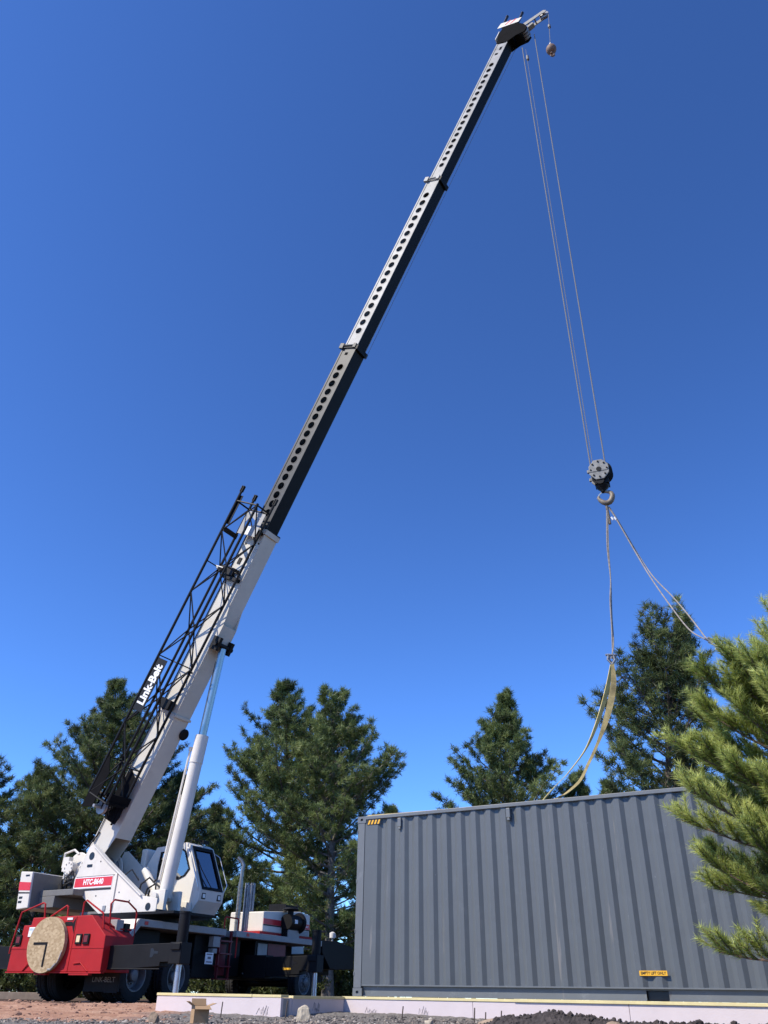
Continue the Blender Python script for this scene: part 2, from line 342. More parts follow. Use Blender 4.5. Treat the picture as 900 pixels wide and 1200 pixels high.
def build_ground():
    def axis(lo, hi, step, far, g=1.22):
        a = list(np.arange(lo, hi, step)); s = step; p = hi
        while p < far: a.append(p); s *= g; p += s
        s = step; p = lo - step; b = []
        while p > -far: b.append(p); s *= g; p -= s
        return np.array(b[::-1] + a)
    xs = axis(-9, 7.5, 0.07, 1500); ys = axis(7.5, 18, 0.07, 1500)
    X, Y = np.meshgrid(xs, ys); Z = ground_z(X, Y)
    Z += np.where((X > -9) & (X < 8) & (Y > 7) & (Y < 18), _rs.normal(0, 0.006, X.shape), 0)
    v = np.stack([X, Y, Z], -1).reshape(-1, 3); nx = len(xs); ny = len(ys)
    i, j = np.meshgrid(np.arange(nx - 1), np.arange(ny - 1)); a = (j * nx + i).ravel()
    f = np.stack([a, a + 1, a + nx + 1, a + nx], -1)
    me = bpy.data.meshes.new('ground'); me.from_pydata(v.tolist(), [], f.tolist()); me.polygons.foreach_set('use_smooth', [True] * len(f))
    m = bpy.data.materials.new('soil'); m.use_nodes = True; nt = m.node_tree; b = nt.nodes['Principled BSDF']; b.inputs['Roughness'].default_value = 0.95
    b.inputs['Specular IOR Level'].default_value = 0.2
    tc = nt.nodes.new('ShaderNodeTexCoord')
    def noise(sc_, det=8, ro=0.7):
        n = nt.nodes.new('ShaderNodeTexNoise'); n.inputs['Scale'].default_value = sc_; n.inputs['Detail'].default_value = det; n.inputs['Roughness'].default_value = ro
        nt.links.new(tc.outputs['Object'], n.inputs['Vector']); return n.outputs[0]
    def ramp(src, stops):
        r = nt.nodes.new('ShaderNodeValToRGB'); e = r.color_ramp.elements
        e[0].position, e[0].color = stops[0][0], (*stops[0][1], 1); e[1].position, e[1].color = stops[-1][0], (*stops[-1][1], 1)
        for p, c in stops[1:-1]: k = e.new(p); k.color = (*c, 1)
        nt.links.new(src, r.inputs[0]); return r.outputs[0]
    def mixc(f, a, bb):
        mx = nt.nodes.new('ShaderNodeMix'); mx.data_type = 'RGBA'; nt.links.new(f, mx.inputs[0]); nt.links.new(a, mx.inputs[6]); nt.links.new(bb, mx.inputs[7]); return mx.outputs[2]
    red = ramp(noise(2.6, 10, 0.78), [(0.3, (0.25, 0.125, 0.08)), (0.5, (0.40, 0.225, 0.145)), (0.72, (0.54, 0.36, 0.25))])
    grav = ramp(noise(14, 10, 0.8), [(0.33, (0.06, 0.055, 0.05)), (0.5, (0.17, 0.155, 0.14)), (0.7, (0.34, 0.31, 0.27))])
    grass = ramp(noise(2.5), [(0.3, (0.045, 0.05, 0.02)), (0.7, (0.14, 0.12, 0.05))])
    sp = nt.nodes.new('ShaderNodeSeparateXYZ'); nt.links.new(tc.outputs['Object'], sp.inputs[0])
    def mth(op, a, bv, clamp=False):
        q = nt.nodes.new('ShaderNodeMath'); q.operation = op; q.use_clamp = clamp
        if hasattr(a, 'links'): nt.links.new(a, q.inputs[0])
        else: q.inputs[0].default_value = a
        if hasattr(bv, 'links'): nt.links.new(bv, q.inputs[1])
        else: q.inputs[1].default_value = bv
        return q.outputs[0]
    n0 = noise(0.8, 6, 0.6)
    yy = mth('ADD', sp.outputs['Y'], mth('MULTIPLY', n0, 1.6))
    xx = mth('ADD', sp.outputs['X'], mth('MULTIPLY', n0, 2.2))
    fy = mth('MULTIPLY', mth('SUBTRACT', yy, 11.7), 2.2, True)          # red soil beyond this line
    fx = mth('MULTIPLY', mth('SUBTRACT', -1.6, xx), 1.2, True)
    redf = mth('MULTIPLY', fy, mth('ADD', fx, mth('MULTIPLY', mth('SUBTRACT', yy, 17.0), 0.5, True), True))
    c1 = mixc(redf, grav, red)
    low_bounce = ramp(noise(1.1), [(0.3, (0.055, 0.038, 0.028)), (0.7, (0.15, 0.095, 0.065))])
    dm = mth('MULTIPLY', mth('SUBTRACT', yy, 18.6), 0.9, True)          # soil under the crane darkened to cut bounced light
    c1 = mixc(dm, c1, low_bounce)
    nearf = mth('MULTIPLY', mth('SUBTRACT', 8.6, yy), 0.8, True)        # near slope darkened as well, to weaken the bounce
    c1 = mixc(nearf, c1, low_bounce)
    gr = mth('MULTIPLY', mth('SUBTRACT', yy, 31.0), 0.35, True)
    c2 = mixc(gr, c1, grass)
    nt.links.new(c2, b.inputs['Base Color'])
    bp = nt.nodes.new('ShaderNodeBump'); bp.inputs['Strength'].default_value = 0.7; bp.inputs['Distance'].default_value = 0.03
    nt.links.new(noise(22, 8, 0.75), bp.inputs['Height']); nt.links.new(bp.outputs[0], b.inputs['Normal'])
    me.materials.append(m); o = bpy.data.objects.new('ground', me); COL.objects.link(o); tag(o, kind='structure')
build_ground()

# ------------------------------------------------------------------ shipping container
CA = Vector((-0.39, 15.85, 0.01)); CB = 119.4
CX = bear(CB); CY = bear(CB - 90); CZ = Vector((0, 0, 1))
MC = frame((0, 0, 0), CX, CY, CZ)
cont = empty('shipping_container', CA, 0); cont.rotation_euler = (0, 0, R(90 - CB))
tag(cont, 'long grey corrugated steel shipping container resting on the pink foundation wall', 'container')
CL, CW, CH = 12.192, 2.438, 2.896
def build_container():
    P, s0, DEP = 0.2808, 0.46, 0.042
    # corrugated long walls
    def wall(ybase, sgn, name):
        prof = []  # (x, depth)
        k0 = -1; prof.append((0.16, 0.0))
        k = 0
        xs = []
        start = s0 - 0.034
        x = start
        while x + P * 0.8 < CL - 0.2:
            prof += [(x, 0.0), (x + 0.068, DEP), (x + 0.138, DEP), (x + 0.206, 0.0)]
            x += P
        prof.append((CL - 0.16, 0.0))
        vs = []; fs = []
        for (px, d) in prof:
            yy = ybase + sgn * (0.010 + d)
            vs += [(px, yy, 0.165), (px, yy, CH - 0.055)]
        for i in range(len(prof) - 1): fs.append((2 * i, 2 * i + 2, 2 * i + 3, 2 * i + 1))
        b = MB(); b.add(vs, fs); return b.build(name, 'container_paint', cont)
    wall(0, 1, 'side_panel'); wall(CW, -1, 'side_panel')
    b = MB()   # far end wall and door end are plain ribbed panels
    for k in range(8):
        b.box(0.03, 0.06, 0.17 + k * 0.27, 0.17 + k * 0.27 + 0.2, 0.16, CH - 0.06)
    b.box(0.06, 0.07, 0.12, CW - 0.12, 0.16, CH - 0.06); b.build('end_panel', 'container_paint', cont)
    b = MB(); b.box(CL - 0.07, CL - 0.06, 0.12, CW - 0.12, 0.16, CH - 0.06); b.box(CL - 0.06, CL - 0.03, CW / 2 - .02, CW / 2 + .02, 0.16, CH - 0.06)
    b.build('door', 'container_paint', cont)
    # roof sheet, slightly corrugated crosswise
    vs = []; fs = []; n = 0; x = 0.1
    while x < CL - 0.1:
        for dx, dz in ((0, 0), (0.05, -0.018), (0.12, -0.018), (0.17, 0)):
            vs += [(x + dx, 0.07, CH - 0.03 + dz), (x + dx, CW - 0.07, CH - 0.03 + dz)]; n += 1
        x += 0.21
    for i in range(n - 1): fs.append((2 * i, 2 * i + 1, 2 * i + 3, 2 * i + 2))
    b = MB(); b.add(vs, fs); b.build('roof', 'container_paint', cont)
    b = MB(); b.box(0.07, CL - 0.07, 0.06, CW - 0.06, 0.13, 0.158); b.build('floor', 'container_paint', cont)
    for y0, sg in ((0, 1), (CW, -1)):
        b = MB(); b.box(0.179, CL - 0.179, *sorted((y0 - sg * 0.012, y0 + sg * 0.056)), CH - 0.062, CH); b.build('top_rail', 'container_rail', cont, 0.006)
        b = MB(); xs0, xs1 = 0.163, CL - 0.163
        for a0, a1 in ((xs0, 4.94), (5.26, 6.93), (7.25, xs1)):     # fork pockets are left open
            b.box(a0, a1, *sorted((y0 + sg * 0.056, y0 + sg * 0.064)), 0.012, 0.1495)
        b.box(xs0, xs1, *sorted((y0 + sg * 0.004, y0 + sg * 0.09)), 0.15, 0.170)
        b.box(xs0, 4.94, *sorted((y0 + sg * 0.022, y0 + sg * 0.09)), 0.0, 0.0115); b.box(5.26, 6.93, *sorted((y0 + sg * 0.022, y0 + sg * 0.09)), 0.0, 0.0115); b.box(7.25, xs1, *sorted((y0 + sg * 0.022, y0 + sg * 0.09)), 0.0, 0.0115)
        b.build('bottom_rail', 'container_rail', cont)
    for x0 in (4.94, 6.93):
        b = MB(); b.box(x0, x0 + 0.32, 0.12, CW - 0.12, 0.008, 0.125); b.build('fork_pocket', 'black_gloss', cont)
    for x0, sx in ((0, 1), (CL, -1)):
        for y0, sg in ((0, 1), (CW, -1)):
            b = MB(); b.box(*sorted((x0 + sx * 0.006, x0 + sx * 0.155)), *sorted((y0, y0 + sg * 0.05)), 0.119, CH - 0.119)
            b.box(*sorted((x0 + sx * 0.006, x0 + sx * 0.05)), *sorted((y0 + sg * 0.051, y0 + sg * 0.16)), 0.119, CH - 0.119)
            for zz in (0.3, 0.95, 1.75, 2.6): b.box(*sorted((x0 + sx * 0.001, x0 + sx * 0.022)), *sorted((y0 - sg * 0.006, y0 + sg * 0.004)), zz, zz + 0.06)
            b.build('corner_post', 'container_rail', cont, 0.006)
            for z0 in (0.0, CH - 0.118):
                b = MB(); xa, xb = sorted((x0 - sx * 0.002, x0 + sx * 0.178)); cx = x0 + sx * 0.07
                loop_o = [(xa, z0), (xb, z0), (xb, z0 + 0.059), (xb, z0 + 0.118), (xa, z0 + 0.118), (xa, z0 + 0.059)]
                # front plate with the slotted hole, then the body behind it
                ho = []; 
                for (ox, oz) in loop_o:
                    a = math.atan2(oz - z0 - 0.059, ox - (xa + xb) / 2); ho.append(((xa + xb) / 2 + 0.028 * math.cos(a), z0 + 0.059 + 0.036 * math.sin(a)))
                b.ring_plate(loop_o, ho, 0.02, lambda p, q, h, y0=y0, sg=sg: (p, y0 - sg * 0.005 + sg * h, q))
                b.box(xa, xb, *sorted((y0 + sg * 0.035, y0 + sg * 0.16)), z0, z0 + 0.118)
                b.box(xa, xb, *sorted((y0 + sg * 0.016, y0 + sg * 0.034)), z0, z0 + 0.02); b.box(xa, xb, *sorted((y0 + sg * 0.016, y0 + sg * 0.034)), z0 + 0.098, z0 + 0.118)
                b.build('corner_casting', 'container_rail', cont)
    # vent covers high on the near wall
    for x0 in (0.86, 2.98, 9.3, 11.3):
        b = MB(); b.prism([(-0.03, CH - 0.24), (-0.03, CH - 0.085), (0.045, CH - 0.085), (0.045, CH - 0.24)], x0, x0 + 0.07, 'x')
        b.box(x0 + .012, x0 + .058, -0.026, 0.02, CH - 0.285, CH - 0.243)
        b.build('vent_cover', 'container_rail', cont, 0.006)
    # tie-down hazard marking near the top corner
    b = MB(); b.box(0.20, 0.485, 0.0, 0.004, CH - 0.155, CH - 0.075); hz = b.build('hazard_marking', 'black_ink', cont)
    b = MB()
    for k in range(4):
        x0 = 0.215 + k * 0.068; b.prism([(x0, CH - 0.152), (x0 + 0.034, CH - 0.152), (x0 + 0.064, CH - 0.078), (x0 + 0.03, CH - 0.078)], -0.0015, 0.002, 'y')
    b.build('stripe', 'yellow_label', hz)
    b = MB(); b.box(4.89, 5.29, 0.0, 0.004, 0.315, 0.38); lb = b.build('lift_label', 'yellow_label', cont)
    text_obj('lettering', 'EMPTY LIFT ONLY', 0.052, frame((5.09, -0.002, 0.3475), (1, 0, 0), (0, 0, 1), (0, -1, 0)), 'black_ink', lb, 0.001, 0.0008, sx=0.86)
build_container()

# ------------------------------------------------------------------ foundation walls
def wall_run(name, label, p0, direction, length, top, group, joints, with_sill=True, sill_split=None):
    d = Vector(direction).normalized(); nrm = Vector((-d.y, d.x, 0))      # nrm points into the building
    root = empty(name, (p0.x, p0.y, 0)); tag(root, label, 'wall', group)
    M = frame((0, 0, 0), d, nrm, (0, 0, 1)); cuts = [0] + joints + [length]
    for a, b_ in zip(cuts[:-1], cuts[1:]):
        b = MB(M); b.box(a + 0.003, b_ - 0.003, 0, 0.065, -0.75, top); b.build('foam_panel', 'foam', root, 0.004)
    b = MB(M); b.box(0.01, length - 0.01, 0.068, 0.23, -0.75, top - 0.004); b.build('concrete_core', 'concrete', root)
    b = MB(M); b.box(0.003, length - 0.003, 0.233, 0.295, -0.75, top); b.build('foam_panel', 'foam', root)
    if with_sill:
        for a, b_, dz in (sill_split or [(0, length, 0)]):
            b = MB(M); b.box(a, b_ - 0.004, -0.012 - dz, 0.20, top + 0.002, top + 0.040 + dz * .3); b.build('sill_plate', 'sill_wood', root, 0.004)
    return root, M, nrm, d
TOP = -0.036
Q = Vector((-1.43, 14.16, 0))
FG = 'insulated foundation walls'
fw_main, Mm, nm, dm = wall_run('foundation_wall', 'long pink foam foundation wall carrying the grey container on its yellow sill', Vector((-0.56, 15.865, 0)), CX, 13.1, TOP, FG, [2.4, 4.85, 7.3, 9.7], True, [(0, 3.1, 0.0), (3.1, 13.1, 0.012)])
L0 = Q - CX * 2.5
fw_left, Ml, nl, dl = wall_run('foundation_wall', 'short pink foam wall in front of the crane, behind the open cardboard box', L0, CX, 2.5, TOP + 0.006, FG, [], True, [(0, 1.95, 0), (1.95, 2.5, -0.006)])
ret_dir = (Vector((-0.56, 15.80, 0)) - Q)
fw_ret, Mr, nr, dr = wall_run('foundation_wall', 'shaded pink foam return wall between the short wall and the container corner', Q + CY * 0.30, ret_dir, ret_dir.length - 0.26, TOP - 0.004, FG, [], True)

# printed zigzag panel marks and tie marks on the foam
def scribble(root, M, xs, zb, seed):
    rn = random.Random(seed)
    for x0 in xs:
        b = MB(M); pts = []; x = x0
        for k in range(7):
            pts.append((x, -0.0015, zb + (0.02 if k % 2 == 0 else rn.uniform(0.06, 0.15)))); x += rn.uniform(0.015, 0.05)
        b.tube(pts, 0.0035, 5); b.tube([(p[0] + 0.04, p[1], p[2] * 1 - 0.015) for p in pts[1:6]], 0.0025, 5)
        b.build('printed_mark', 'grey_ink', root)
scribble(fw_left, Ml, (0.95, 2.05), -0.27, 3); scribble(fw_main, Mm, (0.45, 1.45), -0.24, 9)
scribble(fw_ret, Mr, (0.6,), -0.22, 6)

# ------------------------------------------------------------------ crane
be = 27.0
KX, KY = -6.39, 20.87
crane = empty('mobile_crane', (KX, KY, G), R(-be))
tag(crane, 'red and white truck crane standing on outriggers with its long dark boom raised', 'crane')
ALT = 121.0
MS = Matrix.Translation((0.013, 1.275, 0)) @ Matrix.Rotation(R(-(ALT - be)), 4, 'Z')       # superstructure: x right, y forward, z up
EL = R(63.6)
MBm = MS @ Matrix.Translation((0, -1.74, 3.1 - G)) @ Matrix.Rotation(EL, 4, 'X')            # boom: x right, y along, z normal
WC = Matrix.Translation((KX, KY, G)) @ Matrix.Rotation(R(-be), 4, 'Z')

def carrier():
    b = MB(); b.box(-0.45, 0.45, -1.1, 9.4, 0.55, 1.05); b.box(-0.42, 0.42, -1.1, 7.6, 1.05, 1.45)
    for s in (-0.1, 1.4): b.cyl((-1.15, s * 0 + (0 if s < 0 else 1.37), 0.52), (1.15, 0 if s < 0 else 1.37, 0.52), 0.12)
    b.cyl((-1.05, 7.15, 0.5), (1.05, 7.15, 0.5), 0.1); b.box(-0.3, 0.3, 0.4, 1.0, 0.4, 0.6)
    b.build('chassis_frame', 'black_paint', crane)
    # red tail body
    prof = [(-1.33, .55), (-1.33, 1.03), (-1.12, 1.03), (-1.10, 1.45), (-0.88, 1.45), (-0.86, 1.6), (0.89, 1.62), (1.38, 1.22), (1.40, .55)]
    b = MB(); b.prism(prof, -1.29, -0.42, 'y'); tail = b.build('tail_body', 'red_paint', crane, 0.012)
    b = MB(); b.box(-1.36, 1.43, -1.30, -1.20, 0.525, 0.548)
    b.box(-0.45, -0.12, -1.31, -1.2, 0.49, 0.52); b.box(0.55, 1.1, -1.31, -1.2, 0.49, 0.52)
    b.tube([(-0.85, -1.30, 0.56), (-0.7, -1.31, 0.70), (-0.45, -1.31, 0.70)], 0.012, 6)
    b.tube([(0.62, -1.30, 0.70), (0.82, -1.31, 0.72), (1.05, -1.31, 0.56)], 0.012, 6)
    b.build('bumper_lip', 'red_paint', tail)
    b = MB(); b.box(-1.325, 1.395, -1.2985, -1.289, 0.985, 0.997); b.box(0.46, 0.475, -1.2985, -1.289, 0.56, 1.6); b.build('seam', 'red_paint', tail)
    b = MB(); b.prism([(0.36, 1.45), (0.47, 1.60), (0.46, 1.25)], -1.297, -1.289, 'y'); b.box(0.15, 0.36, -1.296, -1.289, 1.42, 1.5); b.build('recess_panel', 'black_paint', tail)
    b = MB(); b.box(0.20, 0.36, -1.305, -1.289, 1.535, 1.58); b.build('marker_lamp', 'lamp_lens', tail)
    for x0, m in ((0.56, 'amber'), (0.78, 'red_dark'), (-1.24, 'red_dark')):
        b = MB(); b.box(x0, x0 + 0.17, -1.32, -1.289, 1.06, 1.26); t = b.build('tail_lamp', 'black_paint', tail, 0.01)
        b = MB(); b.box(x0 + 0.035, x0 + 0.135, -1.327, -1.3215, 1.10, 1.225); b.build('lens', m, t, 0.01)
    b = MB(); b.box(-0.90, -0.55, -1.305, -1.289, 1.22, 1.41); pl = b.build('licence_plate', 'white_ink', tail, 0.004)
    b = MB(); b.box(-0.89, -0.56, -1.308, -1.3055, 1.345, 1.39); b.box(-.8, -.75, -1.308, -1.3055, 1.25, 1.33); b.box(-.71, -.65, -1.308, -1.3055, 1.25, 1.33); b.box(-.62, -.58, -1.308, -1.3055, 1.25, 1.33); b.build('plate_print', 'plate_blue', pl)
    # hand rails
    r = 0.019
    for pts in ([(-1.30, -1.26, 0.92), (-1.36, -1.30, 0.90), (-1.36, -1.30, 1.0), (-1.27, -1.28, 1.72), (-0.66, -1.27, 1.90), (-0.60, -1.27, 1.88), (-0.60, -1.2, 1.58)],
                [(-0.40, -1.2, 1.58), (-0.40, -1.22, 1.62), (0.05, -1.24, 1.83), (0.09, -1.24, 1.81), (0.09, -1.2, 1.58)],
                [(0.52, -1.2, 1.6), (0.55, -1.24, 1.88), (0.62, -1.24, 1.92), (1.15, -1.22, 1.65), (1.2, -1.2, 1.37)],
                [(1.18, -1.0, 1.38), (1.2, -1.1, 1.85), (1.24, -1.05, 1.93), (1.27, -0.65, 1.92), (1.30, -0.4, 1.78), (1.30, -0.35, 1.70), (1.28, -0.33, 1.08)],
                [(1.05, -1.1, 1.5), (1.2, -0.75, 1.38), (1.25, -0.4, 1.38)]):
        b = MB(); b.tube(pts, r, 8); b.build('hand_rail', 'red_paint', crane)
    # red step brackets and little boxes on the near rear corner
    b = MB(); b.box(0.75, 1.3, -0.40, -0.12, 1.05, 1.12); b.box(0.9, 1.25, -0.6, -0.44, 1.2, 1.5); b.box(1.26, 1.34, -0.75, -0.6, 0.9, 1.15); b.build('valve_box', 'black_paint', crane, 0.01)
    b = MB(); b.box(1.02, 1.22, -0.84, -0.62, 1.34, 1.56); b.build('control_box', 'deck_grey', crane, 0.01)
    # deck over the tandem axle
    b = MB(); b.prism([(-0.55, 1.06), (-0.58, 1.06), (-0.22, 1.62), (3.05, 1.62), (3.05, 1.47), (-0.16, 1.47)], -1.30, 1.30, 'x'); dk = b.build('rear_deck', 'deck_grey', crane, 0.01)
    b = MB(); b.prism([(-0.605, 1.045), (-0.245, 1.615), (-0.235, 1.61), (-0.595, 1.04)], 0.45, 1.285, 'x'); b.build('fender_plate', 'white_paint', crane, 0.003)
    b = MB(); b.tube([(0.5, -0.32, 1.53), (0.8, -0.36, 1.5), (1.1, -0.62, 1.12)], 0.015, 6); b.build('cable', 'hose', crane)
    for y0 in (0.0, 4.0):
        b = MB(); b.box(1.298, 1.312, y0 - 0.05, y0 + 0.06, 1.51, 1.58); b.build('side_marker', 'red_plastic', crane)
    b = MB(); b.box(-1.30, 1.30, 3.5, 7.9, 1.47, 1.615); b.build('front_deck', 'deck_grey', crane, 0.01)
    b = MB(); b.box(-1.2, 1.0, 2.2, 3.5, 0.52, 1.46); b.box(-1.2, 1.05, 4.75, 6.3, 0.60, 1.46); b.box(-1.15, 0.95, 3.5, 4.2, 0.6, 1.46)
    b.box(-1.1, 0.9, -0.35, 1.0, 1.1, 1.45); b.box(-1.2, 0.6, 7.7, 9.6, 0.75, 1.2); b.build('side_cabinet', 'black_paint', crane, 0.015)
    b = MB(); b.box(1.055, 1.07, 5.35, 6.25, 0.95, 1.42); b.build('access_door', 'red_dark', crane, 0.01); b = MB(); b.box(0.98, 1.02, 3.1, 3.5, 0.6, 1.3); b.build('access_door', 'red_dark', crane, 0.01)
    b = MB(); b.box(1.058, 1.075, 4.85, 5.3, 0.95, 1.40); b.build('data_plate', 'deck_grey', crane)
    # ladder
    b = MB()
    for y0 in (2.95, 3.42): b.box(1.14, 1.2, y0, y0 + 0.04, 0.5, 1.6)
    for z0 in (0.5, 0.78, 1.06, 1.34): b.box(1.06, 1.24, 2.95, 3.46, z0, z0 + 0.03)
    b.build('ladder', 'red_dark', crane)
    b = MB(); b.tube([(1.25, 3.0, 1.45), (1.25, 3.0, 1.86), (1.25, 3.05, 1.9), (1.25, 3.55, 1.9), (1.25, 3.6, 1.86), (1.25, 3.6, 1.0)], 0.018, 8); b.build('hand_rail', 'red_paint', crane)
    b = MB(); b.box(1.25, 1.262, 2.35, 2.66, 0.82, 1.07); sg = b.build('warning_sign', 'white_ink', crane)
    b = MB(); b.box(1.2625, 1.265, 2.39, 2.62, 1.02, 1.045); b.box(1.2625, 1.265, 2.44, 2.57, 0.93, 0.98); b.box(1.2625, 1.265, 2.39, 2.62, 0.855, 0.88); b.build('print', 'grey_ink', sg)
    b = MB(); b.box(1.1, 1.25, 2.62, 2.9, 1.2, 1.44); b.box(1.1, 1.24, 2.64, 2.82, 1.06, 1.17); b.build('junction_box', 'deck_grey', crane, 0.01)
    # front fender / bumper
    b = MB(); b.prism([(7.95, 1.64), (8.9, 1.66), (9.75, 1.56), (10.0, 1.50), (10.0, 0.92), (8.75, 0.88), (8.5, 0.90), (8.0, 1.3)], 0.95, 1.27, 'x')
    b.prism([(8.4, 1.3), (10.0, 1.3), (10.0, 0.95), (8.7, 0.95)], -1.25, 0.94, 'x'); b.build('front_fender', 'black_paint', crane, 0.02)
    b = MB(); b.lathe([(-0.06, 0.0), (-0.06, 0.08), (0.08, 0.10), (0.12, 0.04), (0.12, 0)], (1.1, 8.85, 1.80), (0, 0.2, 1), 14); b.box(1.02, 1.06, 8.95, 9.15, 1.78, 1.86); b.box(1.08, 1.12, 8.83, 8.87, 1.65, 1.76); b.build('work_lamp', 'white_paint', crane)
    # carrier cab on the far side
    b = MB(); b.prism([(7.9, 1.0), (7.9, 2.15), (8.3, 2.3), (9.2, 2.3), (9.7, 1.6), (9.8, 1.0)], -1.28, -0.45, 'x'); b.build('driver_cab', 'white_paint', crane, 0.03)
    # engine hood
    b = MB(); b.prism([(5.05, 1.70), (5.05, 2.20), (7.0, 2.34), (7.55, 2.28), (7.55, 1.70)], -0.1, 1.04, 'x'); hood = b.build('engine_hood', 'white_paint', crane, 0.025)
    b = MB(); b.box(0.15, 1.05, 4.9, 7.7, 1.618, 1.70); b.build('hood_base', 'red_paint', hood)
    b = MB(); b.box(1.0405, 1.046, 5.06, 7.545, 1.89, 2.03); st = b.build('stripe', 'stripe_red', hood)
    b = MB(); b.box(1.0405, 1.045, 5.06, 7.545, 1.855, 1.885); b.build('pinstripe', 'black_ink', hood)
    text_obj('lettering', 'HTC-8640', 0.10, frame((1.047, 7.25, 1.96), (0, 1, 0), (0, 0, 1), (1, 0, 0)), 'white_ink', st, 0.001)
    b = MB(); b.box(1.0405, 1.045, 6.75, 7.5, 1.71, 1.84); b.build('data_plate', 'deck_grey', hood)
    b = MB()
    for k in range(7): b.box(0.25 + k * 0.09, 0.27 + k * 0.09, 6.45, 7.15, 2.37, 2.50)
    b.box(0.24, 0.84, 6.45, 6.48, 2.36, 2.52); b.box(0.24, 0.84, 7.12, 7.15, 2.36, 2.52); b.box(0.24, 0.84, 6.45, 7.15, 2.325, 2.36); b.build('grille_guard', 'black_paint', hood)
    b = MB(); b.cyl((1.22, 5.95, 2.0), (1.22, 6.55, 2.0), 0.20, n=24); b.lathe([(0, 0.0), (0, 0.25), (0.06, 0.28), (0.09, 0.24), (0.09, 0)], (1.22, 6.55, 2.0), (0, 1, 0), 24)
    b.cyl((1.22, 6.15, 2.18), (1.22, 6.15, 2.30), 0.09); b.lathe([(0, 0.0), (0, .22), (0.03, 0.24), (0.07, 0.2), (0.08, 0)], (1.22, 6.15, 2.30), (0, 0, 1), 20)
    b.box(1.05, 1.25, 6.0, 6.1, 1.62, 1.85); b.box(1.05, 1.25, 6.4, 6.5, 1.62, 1.85); ac = b.build('air_cleaner', 'black_paint', crane)
    b = MB(); b.box(1.415, 1.425, 6.1, 6.25, 1.96, 2.06); b.build('sticker', 'white_ink', ac)
    b = MB(); b.box(1.0, 1.28, 6.0, 6.6, 1.617, 1.80); b.build('bracket', 'deck_grey', ac)
    # exhaust: stack with ribbed heat guard and curved tip
    b = MB(); b.cyl((0.3, 4.85, 1.6), (0.3, 4.85, 2.95), 0.07); b.tube([(0.3, 4.85, 2.95), (0.3, 4.85, 3.25), (0.32, 4.87, 3.4), (0.25, 4.83, 3.52), (0.15, 4.78, 3.6)], 0.055, 12)
    for k in range(9): b.cyl((0.3, 4.85, 1.9 + k * 0.11), (0.3, 4.85, 1.93 + k * 0.11), 0.078)
    ex = b.build('exhaust_stack', 'muffler', crane)
    b = MB()
    for k in range(9):
        a = 2 * math.pi * k / 9; b.cyl((0.42 + 0.13 * math.cos(a), 5.15 + 0.13 * math.sin(a), 1.7), (0.42 + 0.13 * math.cos(a), 5.15 + 0.13 * math.sin(a), 2.95), 0.022, n=6)
    b.cyl((0.42, 5.15, 1.65), (0.42, 5.15, 2.9), 0.11); b.build('heat_guard', 'dull_metal', ex)
    # mud flap behind the near rear wheel
    b = MB(); b.box(0.95, 1.32, -0.62, -0.60, 0.18, 0.56); fl = b.build('mud_flap', 'rubber', crane)
    b = MB(); b.box(0.35, 1.35, -0.61, -0.585, 0.2, 0.53); 
    fl2 = b.build('mud_flap', 'rubber', crane)
    text_obj('lettering', 'LINK-BELT', 0.14, frame((0.9, -0.622, 0.42), (1, 0, 0), (0, 0, 1), (0, -1, 0)), 'deck_grey', fl2, 0.001)
carrier()

